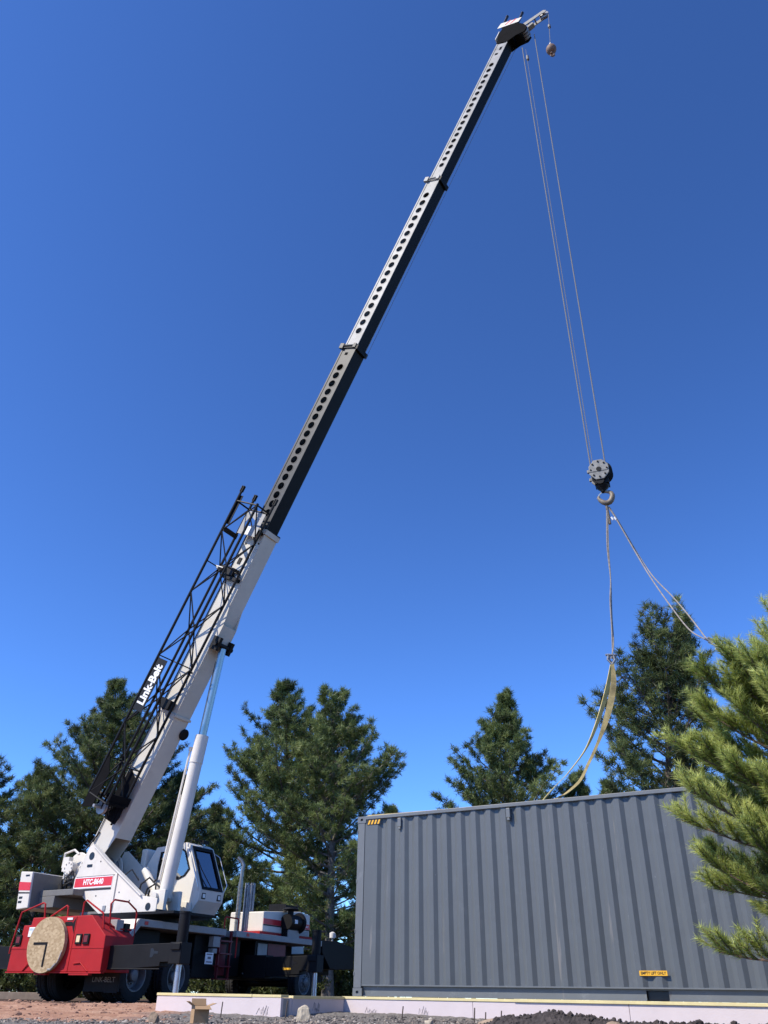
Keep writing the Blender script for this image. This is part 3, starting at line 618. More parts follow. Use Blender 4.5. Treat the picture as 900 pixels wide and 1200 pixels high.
def tyre_prof(w, r, ri):
    h = w / 2
    return [(-h * 0.8, ri), (-h, ri + 0.06), (-h, r - 0.09), (-h * 0.88, r - 0.02), (-h * 0.55, r), (-h * 0.5, r - 0.012), (-h * 0.12, r - 0.012), (-h * 0.07, r), (h * 0.07, r), (h * 0.12, r - 0.012), (h * 0.5, r - 0.012), (h * 0.55, r), (h * 0.88, r - 0.02), (h, r - 0.09), (h, ri + 0.06), (h * 0.8, ri)]
def wheel(x, y, side, dual):
    rr = 0.52; ri = 0.30
    b = MB(); w = 0.29; c0 = x - side * w / 2
    b.lathe(tyre_prof(w, rr, ri), (c0, y, rr), (1, 0, 0), 40)
    for k in range(40):                                                   # tread lugs
        a = 2 * math.pi * k / 40; ca, sa = math.cos(a), math.sin(a)
        for sgn in (-1, 1):
            xx = c0 + sgn * w * 0.36; da = 0.05
            b.add([(xx + dx, y + (rr + dr) * math.cos(a + d), rr + (rr + dr) * math.sin(a + d)) for dx in (-0.03, 0.03) for dr, d in ((-0.03, -da / 2), (0.006, -da / 2), (0.006, da / 2), (-0.03, da / 2))],
                  [(0, 1, 2, 3), (4, 7, 6, 5), (0, 4, 5, 1), (1, 5, 6, 2), (2, 6, 7, 3), (3, 7, 4, 0)])
    if dual: b.lathe(tyre_prof(w, rr, ri), (c0 - side * 0.33, y, rr), (1, 0, 0), 40)
    o = b.build('wheel', 'rubber', crane)
    b = MB(); s = side
    if dual: prof = [(-0.30 * s, 0.30), (-0.02 * s, 0.305), (0.0, 0.315), (0.0, 0.29), (-0.03 * s, 0.27), (-0.16 * s, 0.255), (-0.18 * s, 0.20), (-0.17 * s, 0.13), (-0.06 * s, 0.12), (-0.04 * s, 0.10), (-0.03 * s, 0.0)]
    else: prof = [(-0.28 * s, 0.30), (-0.02 * s, 0.305), (0.0, 0.315), (0.0, 0.29), (-0.03 * s, 0.27), (-0.06 * s, 0.255), (0.0, 0.20), (0.01 * s, 0.13), (0.07 * s, 0.12), (0.09 * s, 0.09), (0.10 * s, 0.0)]
    b.lathe(prof, (x - s * 0.01, y, rr), (1, 0, 0), 36)
    for k in range(10):
        a = 2 * math.pi * k / 10; dx = -0.16 * s if dual else 0.01 * s
        b.cyl((x + dx, y + 0.165 * math.cos(a), rr + 0.165 * math.sin(a)), (x + dx + 0.035 * s, y + 0.165 * math.cos(a), rr + 0.165 * math.sin(a)), 0.018, n=6)
    b.build('rim', 'rim_metal', o)
for y in (0.0, 1.37):
    for s in (1, -1): wheel(1.25 * s, y, s, True)
for s in (1, -1): wheel(1.22 * s, 7.15, s, False)

def outrigger(y0, s, sticker=False):
    M = Matrix.Diagonal((s, 1, 1, 1))
    b = MB(M); b.prism([(1.0, 0.58), (1.0, 1.03), (2.25, 1.06), (3.03, 1.075), (3.03, 0.74), (2.78, 0.735), (2.78, 0.66), (1.8, 0.61)], y0 - 0.15, y0 + 0.15, 'y')
    b.box(1.05, 2.8, y0 - 0.165, y0 - 0.152, 0.60, 0.625)
    o = b.build('outrigger_beam', 'black_paint', crane, 0.008)
    b = MB(M); b.prism([(2.50, 0.82), (2.50, 0.98), (2.56, 0.985), (2.60, 0.93), (2.70, 0.93), (2.70, 0.885), (2.60, 0.885), (2.56, 0.82)], y0 - 0.1525, y0 - 0.149, 'y'); b.build('slot', 'black_gloss', o)
    b = MB(M); b.prism([(1.03, 0.66), (1.03, 0.69), (1.2, 0.62), (1.2, 0.6)], y0 - 0.175, y0 - 0.152, 'y'); b.build('wear_pad', 'dull_metal', o)
    b = MB(M); b.cyl((3.16, y0, 0.72), (3.16, y0, 1.64), 0.115, n=20); b.cyl((3.16, y0, 1.62), (3.16, y0, 1.66), 0.125, n=20); b.box(3.0, 3.3, y0 - 0.165, y0 + 0.165, 0.70, 1.09); b.box(3.05, 3.28, y0 - 0.2, y0 - 0.166, 0.95, 1.07); jk = b.build('jack_housing', 'black_paint', o, 0.01)
    b = MB(M); b.cyl((3.16, y0, 0.09), (3.16, y0, 0.72), 0.062, n=16); b.build('jack_rod', 'steel', o)
    b = MB(M); b.lathe([(0.0, 0.0), (0.0, 0.28), (0.035, 0.28), (0.06, 0.1), (0.11, 0.09), (0.11, 0)], (3.16, y0, 0.045), (0, 0, 1), 24); b.build('float_pad', 'dull_metal', o)
    if sticker:
        b = MB(M); b.box(2.28, 2.52, y0 - 0.1555, y0 - 0.151, 0.755, 0.80); st = b.build('warning_sticker', 'yellow_label', o)
        b = MB(M); b.box(2.30, 2.33, y0 - 0.1575, y0 - 0.1557, 0.765, 0.79); b.build('print', 'black_ink', st)
for y0, st in ((-0.95, False), (4.45, True)):
    for s in (1, -1): outrigger(y0, s, st and s == 1)
for xa, xb in ((-1.75, -1.02), (1.07, 1.75)):
    b = MB(); b.box(xa, xb, 4.27, 4.63, 0.56, 1.09); b.build('outrigger_box', 'black_paint', crane, 0.01)

def superstructure():
    b = MB(MS); b.cyl((0, 0, 1.62), (0, 0, 1.80), 0.92, n=40); b.cyl((0, 0, 1.66), (0, 0, 1.70), 0.97, n=40)
    b.box(-0.75, 0.75, -1.0, 1.75, 1.775, 1.83); b.build('turntable', 'black_paint', crane)
    b = MB(MS); plate = [(-2.0, 2.4), (-2.0, 2.68), (-1.64, 3.45), (-1.50, 3.47), (-0.9, 3.06), (0.5, 2.20), (1.02, 2.12), (1.02, 1.83), (-0.88, 1.83), (-1.63, 2.27)]
    b.prism(plate, 0.575, 0.60, 'x'); sp = b.build('side_plate', 'white_paint', crane, 0.004)
    b = MB(MS); b.prism(plate, -0.60, -0.575, 'x'); b.build('side_plate', 'white_paint', crane, 0.004)
    # flange along the sloping edge, stiffener, holes and stripe
    b = MB(MS); b.prism([(-1.50, 3.485), (-0.9, 3.075), (0.5, 2.215), (0.5, 2.18), (-0.9, 3.04), (-1.50, 3.45)], 0.50, 0.66, 'x'); b.box(0.6, 0.63, -0.52, -0.44, 1.9, 2.74); b.build('flange', 'white_paint', sp, 0.004)
    for t, z, r in ((-1.52, 3.20, 0.095), (0.75, 1.95, 0.085)):
        b = MB(MS); b.cyl((0.598, t, z), (0.606, t, z), r, n=20); b.build('pin_hole', 'black_gloss', sp)
    for t, z in ((-1.15, 3.05), (-0.3, 2.3), (-1.1, 2.25), (-0.2, 2.6), (0.1, 2.1)):
        b = MB(MS); b.cyl((0.598, t, z), (0.604, t, z), 0.02, n=8); b.build('bolt_hole', 'black_gloss', sp)
    b = MB(MS); b.box(0.598, 0.612, -1.62, -1.44, 2.94, 3.0); b.build('slot', 'black_gloss', sp)
    b = MB(MS); b.box(0.601, 0.607, -1.97, -0.60, 2.44, 2.70); b.build('stripe_border', 'white_ink', sp)
    b = MB(MS); b.box(0.6075, 0.610, -1.96, -0.61, 2.47, 2.68); st = b.build('stripe', 'stripe_red', sp)
    b = MB(MS); b.box(0.6075, 0.610, -1.94, -0.61, 2.385, 2.425); b.box(0.6075, 0.610, -1.94, -0.5, 2.705, 2.715); b.build('pinstripe', 'black_ink', sp)
    text_obj('lettering', 'HTC-8640', 0.175, MS @ frame((0.6115, -1.28, 2.575), (0, 1, 0), (0, 0, 1), (1, 0, 0)), 'white_ink', st, 0.001, 0.006, sx=0.95)
    b = MB(MS); b.box(0.601, 0.62, -0.78, -0.68, 1.9, 2.02); b.build('latch', 'dull_metal', sp, 0.005)
    # tail frame and counterweight
    b = MB(MS); b.box(-0.95, 0.95, -2.8, -1.55, 2.26, 2.40); b.box(-0.57, 0.57, -1.6, 1.0, 1.831, 1.9); b.box(-.95, .95, -2.8, -2.2, 2.0, 2.258); b.build('tail_frame', 'tail_shade_grey', crane, 0.01)
    b = MB(MS); b.prism([(-3.33, 2.85), (-2.87, 2.82), (-2.77, 1.98), (-3.20, 1.95)], -1.25, 1.25, 'x'); cw = b.build('counterweight', 'white_paint', crane, 0.02)
    b = MB(MS); b.prism([(-3.295, 2.60), (-2.843, 2.57), (-2.82, 2.38), (-3.262, 2.40)], 1.2495, 1.2545, 'x'); b.build('stripe', 'stripe_red', cw)
    b = MB(MS); b.prism([(-3.255, 2.36), (-2.816, 2.34), (-2.812, 2.31), (-3.25, 2.325)], 1.2495, 1.2545, 'x'); b.build('pinstripe', 'black_ink', cw)
    for q in ((-3.18, -3.05, 2.1, 2.15), (-3.18, -3.05, 2.2, 2.25), (-3.1, -2.95, 2.72, 2.76)):
        b = MB(MS); b.box(1.2495, 1.256, *q); b.build('lifting_slot', 'black_gloss', cw)
    b = MB(MS); b.prism([(-2.868, 2.80), (-2.860, 2.80), (-2.764, 2.0), (-2.772, 2.0)], -1.2, 1.2, 'x'); b.build('shade_plate', 'tail_shade_grey', cw)  # added dark sheet standing in for shade on the counterweight front
    # two winches
    for t0 in (-2.45, -1.85):
        b = MB(MS)
        for x0 in (-0.45, 0.18): b.lathe([(0, 0), (0, 0.40), (0.02, 0.42), (0.04, 0.40), (0.04, 0)], (x0, t0, 2.98), (1, 0, 0), 28)
        b.cyl((-0.6, t0, 2.98), (0.42, t0, 2.98), 0.09); b.box(-0.6, -0.5, t0 - 0.22, t0 + 0.22, 2.41, 3.0); b.box(0.26, 0.36, t0 - 0.22, t0 + 0.22, 2.41, 3.0)
        b.cyl((0.36, t0, 2.98), (0.52, t0, 2.98), 0.17, n=20)
        for k in range(8):
            a = 2 * math.pi * k / 8; b.cyl((0.50, t0 + 0.13 * math.cos(a), 2.98 + 0.13 * math.sin(a)), (0.54, t0 + 0.13 * math.cos(a), 2.98 + 0.13 * math.sin(a)), 0.022, n=6)
        w = b.build('winch', 'white_paint', crane, 0.006)
        b = MB(MS); b.lathe([(0, 0.1), (0, 0.31)] + [(0.02 + 0.03 * i, 0.31 + (0.008 if i % 2 else 0)) for i in range(19)] + [(0.575, 0.1)], (-0.40, t0, 2.98), (1, 0, 0), 28); b.build('rope_drum', 'rope', w)
    b = MB(MS); rn = random.Random(2)
    for k in range(9):
        t0 = -2.7 + rn.random() * 0.35; x0 = 0.3 + rn.random() * 0.22
        b.tube([(x0, t0, 2.42), (x0 + 0.12, t0 + 0.1, 2.55 + rn.random() * 0.2), (x0 + 0.1, t0 + 0.28, 2.6 + rn.random() * 0.3), (x0, t0 + 0.42, 2.45)], 0.02, 6)
    for k in range(5): b.box(0.35 + 0.02 * k, 0.5 + 0.02 * k, -2.7 + k * 0.2, -2.58 + k * 0.2, 2.42, 2.6 + 0.05 * (k % 3))
    b.build('hydraulic_hose', 'hose', crane)
    b = MB(MS)
    for k in range(6): b.cyl((0.42, -2.65 + k * 0.19, 2.41), (0.42, -2.65 + k * 0.19, 2.85 + 0.1 * (k % 2)), 0.03, n=8)
    b.box(0.36, 0.5, -2.7, -2.5, 2.9, 3.25); b.tube([(0.45, -2.75, 3.0), (0.45, -2.75, 3.35), (0.45, -2.4, 3.42), (0.45, -2.2, 3.3)], 0.03, 8); b.build('valve_bank', 'white_paint', crane)
    # hoses in front of the boom foot
    b = MB(MS)
    for dx, dt, h in ((0.0, 0, 0.55), (-0.12, 0.12, 0.42), (-0.3, 0.05, 0.6)):
        b.tube([(0.2 + dx, -0.1 + dt, 2.1), (0.2 + dx, 0.0 + dt, 2.1 + h * 0.75), (0.2 + dx, 0.25 + dt, 2.1 + h), (0.2 + dx, 0.5 + dt, 2.1 + h * 0.7), (0.2 + dx, 0.55 + dt, 2.0)], 0.022, 8)
    b.tube([(0.3, -0.55, 2.3), (0.3, -0.5, 2.75), (0.3, -0.3, 2.85), (0.2, -0.1, 2.6)], 0.018, 6)
    b.build('hydraulic_hose', 'hose', crane)
    b = MB(MS); b.tube([(-0.2, -0.35, 2.9), (-0.15, 0.0, 2.55), (-0.1, 0.25, 2.35)], [0.10, 0.10, 0.10], 10); b.box(-0.5, -0.1, -0.1, 0.5, 1.9, 2.35); b.cyl((0.0, 0.35, 1.85), (0.0, 0.35, 2.2), 0.13); b.build('swing_motor', 'white_paint', crane, 0.01)
superstructure()

def cab():
    x1, x0 = -0.62, -1.52
    pol = [(-0.78, 1.92), (-0.80, 3.0), (-0.47, 3.50), (0.56, 3.57), (0.70, 3.50), (1.23, 2.42), (1.20, 2.18), (0.95, 1.86)]
    win = [(-0.32, 2.74), (-0.34, 3.05), (-0.30, 3.38), (0.48, 3.42), (0.58, 3.36), (0.80, 2.92), (0.66, 2.76), (0.44, 2.68)]
    out8 = [(-0.78, 1.92), (-0.80, 3.0), (-0.47, 3.50), (0.56, 3.57), (0.70, 3.50), (1.23, 2.42), (1.20, 2.18), (0.95, 1.86)]
    T = 0.035
    b = MB(MS)
    b.ring_plate(out8, win, T, lambda p, q, h: (x1 - h, p, q)); b.ring_plate(out8, win, T, lambda p, q, h: (x0 + h, p, q))
    def panel(i, j, hole=None):
        (p0, q0), (p1, q1) = pol[i], pol[j]
        d = Vector((0, p1 - p0, q1 - q0)); ln = d.length; d.normalize(); n = Vector((0, d.z, -d.y))
        def place(u, v, h): q = Vector((u, p0, q0)) + d * v + n * h; return (q.x, q.y, q.z)
        a, c = x0 + T + 0.001, x1 - T - 0.001
        if hole:
            m0, m1, hx = hole
            b.ring_plate([(a, 0.002), (c, 0.002), (c, ln - 0.002), (a, ln - 0.002)], [(a + hx, m0), (c - hx, m0), (c - hx, ln - m1), (a + hx, ln - m1)], T, place)
        else:
            vs = [place(u, v, h) for h in (0, T) for u, v in ((a, 0.002), (c, 0.002), (c, ln - 0.002), (a, ln - 0.002))]
            b.add(vs, [(0, 1, 2, 3), (4, 7, 6, 5), (0, 4, 5, 1), (1, 5, 6, 2), (2, 6, 7, 3), (3, 7, 4, 0)])
        return place, a, c, ln
    for i in range(8):
        j = (i + 1) % 8
        if i == 4: pw = panel(4, 5, (0.06, 0.03, 0.05))
        else: panel(i, j)
    cb = b.build('operator_cab', 'white_paint', crane)
    for xx in (x1 - 0.012, x0 + 0.012):
        b = MB(MS); b.prism(win, xx - 0.004, xx + 0.004, 'x'); wo = b.build('side_window', 'glass', cb)
        b = MB(MS); wi = [((p - 0.22) * 0.90 + 0.22, (q - 3.05) * 0.90 + 3.05) for p, q in win]
        sx = 1 if xx > -1 else -1
        b.ring_plate(win, wi, 0.02, lambda p, q, h, sx=sx, xx=xx: (xx + sx * (0.006 + h), p, q))
        b.box(*sorted((xx + sx * 0.008, xx + sx * 0.024)), 0.02, 0.05, 2.72, 3.40); b.build('window_frame', 'black_paint', wo)
    place, a, c, ln = pw
    b = MB(MS); q = [place(u, v, 0.012) for u, v in ((a + .05, .06), (c - .05, .06), (c - .05, ln - .03), (a + .05, ln - .03))]; q2 = [place(u, v, 0.02) for u, v in ((a + .05, .06), (c - .05, .06), (c - .05, ln - .03), (a + .05, ln - .03))]
    b.add(q + q2, [(0, 1, 2, 3), (4, 7, 6, 5), (0, 4, 5, 1), (1, 5, 6, 2), (2, 6, 7, 3), (3, 7, 4, 0)]); ws = b.build('windscreen', 'glass_front', cb)
    b = MB(MS); o4 = [(a + .03, .03), (c - .03, .03), (c - .03, ln - .01), (a + .03, ln - .01)]; i4 = [(a + .10, .12), (c - .10, .12), (c - .10, ln - .08), (a + .10, ln - .08)]
    b.ring_plate(o4, i4, 0.022, lambda u, v, h: place(u, v, -0.003 - h)); b.build('window_frame', 'black_paint', ws)
    b = MB(MS); b.tube([place(c - 0.35, ln - 0.05, -0.04), place(c - 0.12, ln - 0.55, -0.045), place(c - 0.08, ln - 0.8, -0.04)], 0.012, 6); b.build('wiper', 'black_paint', cb)
    # nose lamps
    for u in (x0 + 0.16, x1 - 0.16):
        b = MB(MS); b.box(u - 0.07, u + 0.07, 1.175, 1.225, 2.22, 2.36); lo = b.build('headlight', 'black_paint', cb, 0.008)
        b = MB(MS); b.box(u - 0.045, u + 0.045, 1.226, 1.232, 2.245, 2.335); b.build('lens', 'lamp_lens', lo)
    b = MB(MS); b.box(-0.93, -0.66, -0.05, 0.3, 2.0, 2.5); b.box(-1.3, -0.8, -0.25, 0.25, 2.25, 2.42); b.box(-1.3, -0.8, -0.4, -0.26, 2.3, 3.05); b.box(-1.16, -0.94, -0.4, -0.28, 3.07, 3.25); b.cyl((-1.05, 0.6, 2.0), (-1.05, 0.75, 2.75), 0.03); b.build('operator_seat', 'seat_black', cb)
    b = MB(MS); b.box(x0, x1, -1.02, -0.83, 2.35, 3.50); b.build('rear_cabinet', 'white_paint', cb, 0.03)
    b = MB(MS); b.tube([(x1 + 0.004, 0.62, 3.45), (x1 + 0.03, 0.80, 3.2), (x1 + 0.03, 1.16, 2.5), (x1 + 0.004, 1.15, 2.4)], 0.012, 6); b.tube([(x0 - 0.004, 0.62, 3.45), (x0 - 0.06, 0.9, 3.3), (x0 - 0.06, 1.25, 2.6), (x0 - 0.004, 1.2, 2.4)], 0.012, 6); b.build('grab_rail', 'steel', cb)
    b = MB(MS); b.tube([(-0.75, 0.55, 3.56), (-0.75, 0.62, 3.66), (-1.35, 0.62, 3.66), (-1.35, 0.55, 3.56)], 0.015, 6); b.box(-1.3, -1.1, 0.58, 0.70, 3.6, 3.68); b.build('roof_bar', 'black_paint', cb)
    b = MB(MS); b.box(-0.72, 0.6, 0.96, 1.14, 1.84, 1.87); b.box(-1.45, -0.65, -0.7, 0.9, 1.80, 1.86); b.build('cab_floor', 'black_paint', cb)
cab()

def boom():
    secs = [(-0.55, 9.75, 0.56, 0.74), (9.3, 16.40, 0.48, 0.58), (16.0, 23.45, 0.44, 0.52), (23.0, 30.25, 0.40, 0.46)]
    # base section: white box with a deepened belly around the cylinder bracket
    b = MB(MBm); s0, s1, w, h = secs[0]; T = 0.02
    side = [(s0, h / 2 - 0.1), (s0 + 0.35, h / 2), (s1, h / 2), (s1, -h / 2), (7.3, -h / 2), (6.75, -h / 2 - 0.12), (6.15, -h / 2 - 0.12), (6.1, -h / 2), (0.6, -h / 2), (s0, -0.1)]
    b.prism(side, -w / 2, -w / 2 + T, 'x'); b.prism(side, w / 2 - T, w / 2, 'x')
    b.box(-w / 2 + T, w / 2 - T, s0 + 0.4, s1, h / 2 - T, h / 2 - 0.001); b.box(-w / 2 + T, w / 2 - T, 0.6, s1, -h / 2 + 0.001, -h / 2 + T)
    b.box(-w / 2 + T, w / 2 - T, 6.2, 6.75, -h / 2 - 0.119, -h / 2 - 0.10)
    base = b.build('boom_base_section', 'boom_white', crane, 0.004)
    b = MB(MBm); e = 0.035                                        # reinforcing collars
    for y0, y1 in ((s1 - 0.13, s1 + 0.02), (3.95, 4.02)):
        b = MB(MBm); b.box(-w / 2 - e, w / 2 + e, y0, y1, h / 2 + 0.001, h / 2 + e); b.box(-w / 2 - e, w / 2 + e, y0, y1, -h / 2 - e, -h / 2 - 0.001)
        b.box(w / 2 + 0.001, w / 2 + e, y0, y1, -h / 2, h / 2); b.box(-w / 2 - e, -w / 2 - 0.001, y0, y1, -h / 2, h / 2); b.build('collar', 'boom_white', base, 0.004)
    b = MB(MBm); b.box(-w / 2 - 0.03, w / 2 + 0.03, s1 + 0.021, s1 + 0.055, -h / 2 - .03, -h / 2 + 0.09); b.build('wear_pad', 'black_paint', base)
    b = MB(MBm); b.cyl((-0.36, 6.2, -0.57), (0.36, 6.2, -0.57), 0.07); b.box(-0.3, -0.2, 6.02, 6.4, -0.66, -h / 2); b.box(0.2, 0.3, 6.02, 6.4, -0.66, -h / 2); b.build('cylinder_bracket', 'black_paint', base)
    b = MB(MBm); b.lathe([(0, 0), (0, 0.15), (0.05, 0.16), (0.09, 0.13), (0.09, 0)], (-w / 2 - 0.02, 3.6, -h / 2 + 0.02), (0, 0, -1), 20); b.build('guide_roller', 'black_paint', base); b = MB(MBm); b.lathe([(0, 0), (0, 0.1), (0.06, 0.11), (0.08, 0)], (w / 2, 4.1, 0.17), (1, 0, 0), 16); b.build('guide_roller', 'black_paint', base)
    for s_, n_ in ((1.7, 0.15), (8.9, -0.1), (9.2, 0.2), (8.2, 0.02), (9.3, -0.3), (5.2, -0.2)):
        b = MB(MBm); b.cyl((w / 2 - 0.002, s_, n_), (w / 2 + 0.006, s_, n_), 0.032, n=10); b.build('bolt_head', 'black_paint', base)
    b = MB(MBm); b.box(w / 2 - 0.002, w / 2 + 0.02, 8.55, 8.75, 0.05, 0.17); b.build('cover_plate', 'black_paint', base)
    b = MB(MBm); b.tube([(w / 2 + 0.02, 0.2, 0.30), (w / 2 + 0.02, 3, 0.33), (w / 2 + 0.02, 9.6, 0.33)], 0.012, 6); b.tube([(w / 2 + 0.1, -0.05, 0.36), (w / 2 + 0.02, 0.5, 0.25)], 0.02, 6); b.build('cable', 'hose', base)
    # telescoping sections with round lightening holes in the side plates
    par = base
    spec = [('boom_dark', 0.31, 0.125, (10.15, 15.75)), ('boom_glint', 0.335, 0.118, (16.85, 22.9)), ('boom_glint', 0.283, 0.096, (23.95, 29.1))]
    for (s0, s1, w, h), (mt, p, hr, (h0, h1)) in zip(secs[1:], spec):
        b = MB(MBm); T = 0.012; fl = 0.055
        zi = h / 2 - fl
        for sx in (1, -1):
            X = sx * w / 2
            y = h0
            def cell(y0, y1, hole):
                c = (y0 + y1) / 2; n = 16
                outer = []; inner = []
                for k in range(n):
                    a = 2 * math.pi * (k + 0.5) / n; ca, sa = math.cos(a), math.sin(a)
                    m = min((y1 - y0) / 2 / max(abs(ca), 1e-6), zi / max(abs(sa), 1e-6)); outer.append((c + ca * m, sa * m)); inner.append((c + ca * hr, sa * hr))
                # snap the outer loop to the rectangle corners
                for cy, cz in ((y0, -zi), (y1, -zi), (y1, zi), (y0, zi)):
                    kk = min(range(n), key=lambda q: (outer[q][0] - cy) ** 2 + (outer[q][1] - cz) ** 2); outer[kk] = (cy, cz)
                b.ring_plate(outer, inner, T, lambda q, r_, hh, sx=sx, X=X: (X - sx * hh, q, r_))
                ring = [(c + hr * 1.16 * math.cos(2 * math.pi * k / n), hr * 1.22 * math.sin(2 * math.pi * k / n)) for k in range(n)]
                inn = [(c + hr * 0.99 * math.cos(2 * math.pi * k / n), hr * 0.99 * math.sin(2 * math.pi * k / n)) for k in range(n)]
                b.ring_plate(ring, inn, 0.035, lambda q, r_, hh, sx=sx, X=X: (X + sx * (0.004 - hh), q, r_))
            b.box(*sorted((X, X - sx * T)), s0, h0, -zi, zi)
            nn = int(round((h1 - h0) / p))
            for k in range(nn): cell(h0 + k * p, h0 + (k + 1) * p, True)
            b.box(*sorted((X, X - sx * T)), h0 + nn * p, s1, -zi, zi)
            for z0 in (zi, -h / 2): b.box(*sorted((X + sx * 0.012, X - sx * 0.03)), s0, s1, z0, z0 + fl)
        b.box(-w / 2 + 0.03, w / 2 - 0.03, s0, s1, h / 2 - 0.014, h / 2 - 0.002)
        sec = b.build('boom_section', mt, crane)
        b = MB(MBm); b.box(-w / 2 + 0.012, w / 2 - 0.012, s0, s1, -h / 2 - 0.004, -h / 2 + 0.012); b.build('bottom_plate', 'boom_under_shade', sec)
        # end collar with pins
        b = MB(MBm); e = 0.045
        if s1 < 30:
            b.box(-w / 2 - e, w / 2 + e, s1 - 0.12, s1 + 0.03, -h / 2 - e - 0.03, -h / 2 - 0.005); b.box(-w / 2 - e, w / 2 + e, s1 - 0.1, s1 + 0.02, h / 2 + 0.001, h / 2 + e)
            b.build('collar', 'boom_under_shade', sec)
            b = MB(MBm)
            for sx in (1, -1):
                xx = sx * (w / 2 + 0.03); b.cyl((xx, s1 - 0.02, h / 2 + 0.05), (xx, s1 + 0.02, -h / 2 + 0.1), 0.035, n=10); b.cyl((xx, s1 - 0.10, h / 2 - 0.02), (xx, s1 - 0.06, -h / 2 + 0.12), 0.02, n=8)
                b.box(xx - 0.05, xx + 0.05, s1 - 0.14, s1 + 0.05, h / 2 - 0.06, h / 2 + 0.10); b.box(xx - 0.04, xx + 0.04, s1 - 0.08, s1 + 0.08, -h / 2 + 0.02, -h / 2 + 0.14)
            b.build('pin_carrier', mt, sec, 0.006)
        # a couple of odd slots beyond the holes
        b = MB(MBm)
        for dy, dz, a_, c_ in ((0.35, 0.02, 0.10, 0.06), (0.62, -0.05, 0.16, 0.05), (1.1, -0.12, 0.05, 0.03), (1.3, 0.0, 0.05, 0.03)):
            yy = h1 + dy
            if yy < s1 - 0.2:
                for sx in (1, -1): b.box(*sorted((sx * (w / 2 - 0.002), sx * (w / 2 + 0.003))), yy - a_ / 2, yy + a_ / 2, dz - c_, dz + c_)
        b.build('slot', 'head_black', sec)
    # derricking cylinder
    c0 = MS @ Vector((0, 0.66, 2.20)); c1 = MBm @ Vector((0, 6.2, -0.57)); d = (c1 - c0).normalized(); mid = c0 + d * 3.95
    b = MB(); b.cyl(c0, mid, 0.165, n=24); b.cyl(mid - d * 0.7, mid, 0.175, n=24); b.cyl(mid - d * .72, mid - d * .7, 0.18, n=24); cy = b.build('lift_cylinder', 'white_paint', crane)
    b = MB(); b.cyl(mid, c1 - d * 0.08, 0.105, n=24); b.build('piston_rod', 'chrome', cy)
    rt_ = (MS.to_3x3() @ Vector((1, 0, 0))); fw_ = (MS.to_3x3() @ Vector((0, -1, 0)))
    b = MB(); off = rt_ * 0.12 + fw_ * 0.2; b.tube([c0 + off + d * 0.4, mid + off - d * 0.35], 0.028, 8); b.cyl(mid + off - d * 0.4, mid + off - d * 0.3, 0.05)
    off2 = rt_ * 0.02 + fw_ * 0.24; b.tube([c0 + off2 + d * 0.3, mid + off2 - d * 1.5], 0.014, 6); b.build('oil_pipe', 'white_paint', cy)
    b = MB(MS); b.box(-0.3, -0.2, 0.45, 0.95, 1.9, 2.35); b.box(0.2, 0.3, 0.45, 0.95, 1.9, 2.35); b.cyl((-0.38, 0.66, 2.2), (0.38, 0.66, 2.2), 0.09); b.box(0.1, 0.5, 0.0, 0.45, 1.85, 2.15); b.build('cylinder_foot', 'white_paint', cy, 0.01)
    b = MB(MBm); b.tube([(0.1, 6.0, -0.6), (0.12, 4.5, -0.75)], 0.01, 5)
    b = MB(); b.tube([c0 + rt_ * -0.02 + fw_ * 0.16 + d * 4.0, c1 + fw_ * 0.16 - d * 0.4], 0.010, 5); b.build('feedback_cable', 'hose', cy)
    # boom head
    s1 = 30.25; b = MB(MBm); w = 0.40
    for sx in (1, -1):
        b.prism([(s1 - 0.25, 0.24), (s1 + 0.30, 0.36), (s1 + 0.70, 0.30), (s1 + 0.72, -0.22), (s1 + 0.52, -0.62), (s1 + 0.30, -0.84), (s1 + 0.08, -0.80), (s1 - 0.02, -0.50), (s1 - 0.25, -0.24)], *sorted((sx * w / 2, sx * (w / 2 + 0.03))), 'x')
    b.box(-w / 2, w / 2, s1 - 0.02, s1 + 0.03, -0.3, 0.3); b.box(-w / 2, w / 2, s1 + 0.0, s1 + 0.05, -0.72, -0.4)
    head = b.build('boom_head', 'head_black', crane, 0.006)
    b = MB(MBm); b.box(-w / 2 - 0.04, w / 2 + 0.04, s1 + 0.0, s1 + 0.42, 0.37, 0.40); b.box(-w / 2 - 0.04, w / 2 + 0.04, s1 + 0.73, s1 + 0.76, -0.2, 0.3); b.build('head_cover', 'white_paint', head, 0.004)
    b = MB(MBm)
    for k in range(2):
        b.prism([(s1 + 0.72, 0.30 - k * 0.22), (s1 + 0.93, 0.14 - k * 0.22), (s1 + 0.94, 0.06 - k * 0.22), (s1 + 0.73, 0.22 - k * 0.22)], w / 2 + 0.0375, w / 2 + 0.040, 'x')
    b.build('stripe', 'stripe_red', head)
    b = MB(MBm); b.prism([(s1 + 0.62, 0.56), (s1 + 0.88, 0.50), (s1 + 0.94, -0.36), (s1 + 0.72, -0.30)], w / 2 + 0.031, w / 2 + 0.037, 'x'); b.build('stripe_panel', 'white_paint', head)
    for (a_, z_) in ((0.95, 0.46), (0.92, -0.2)):
        b = MB(MBm); b.cyl((0.12, s1 + a_ - 0.15, z_), (0.12, s1 + a_ + 0.42, z_ + 0.03), 0.05, n=12); b.cyl((0.12, s1 + a_ + 0.40, z_ + 0.03), (0.12, s1 + a_ + 0.46, z_ + 0.03), 0.055, n=12); b.build('lamp_post', 'black_gloss', head)
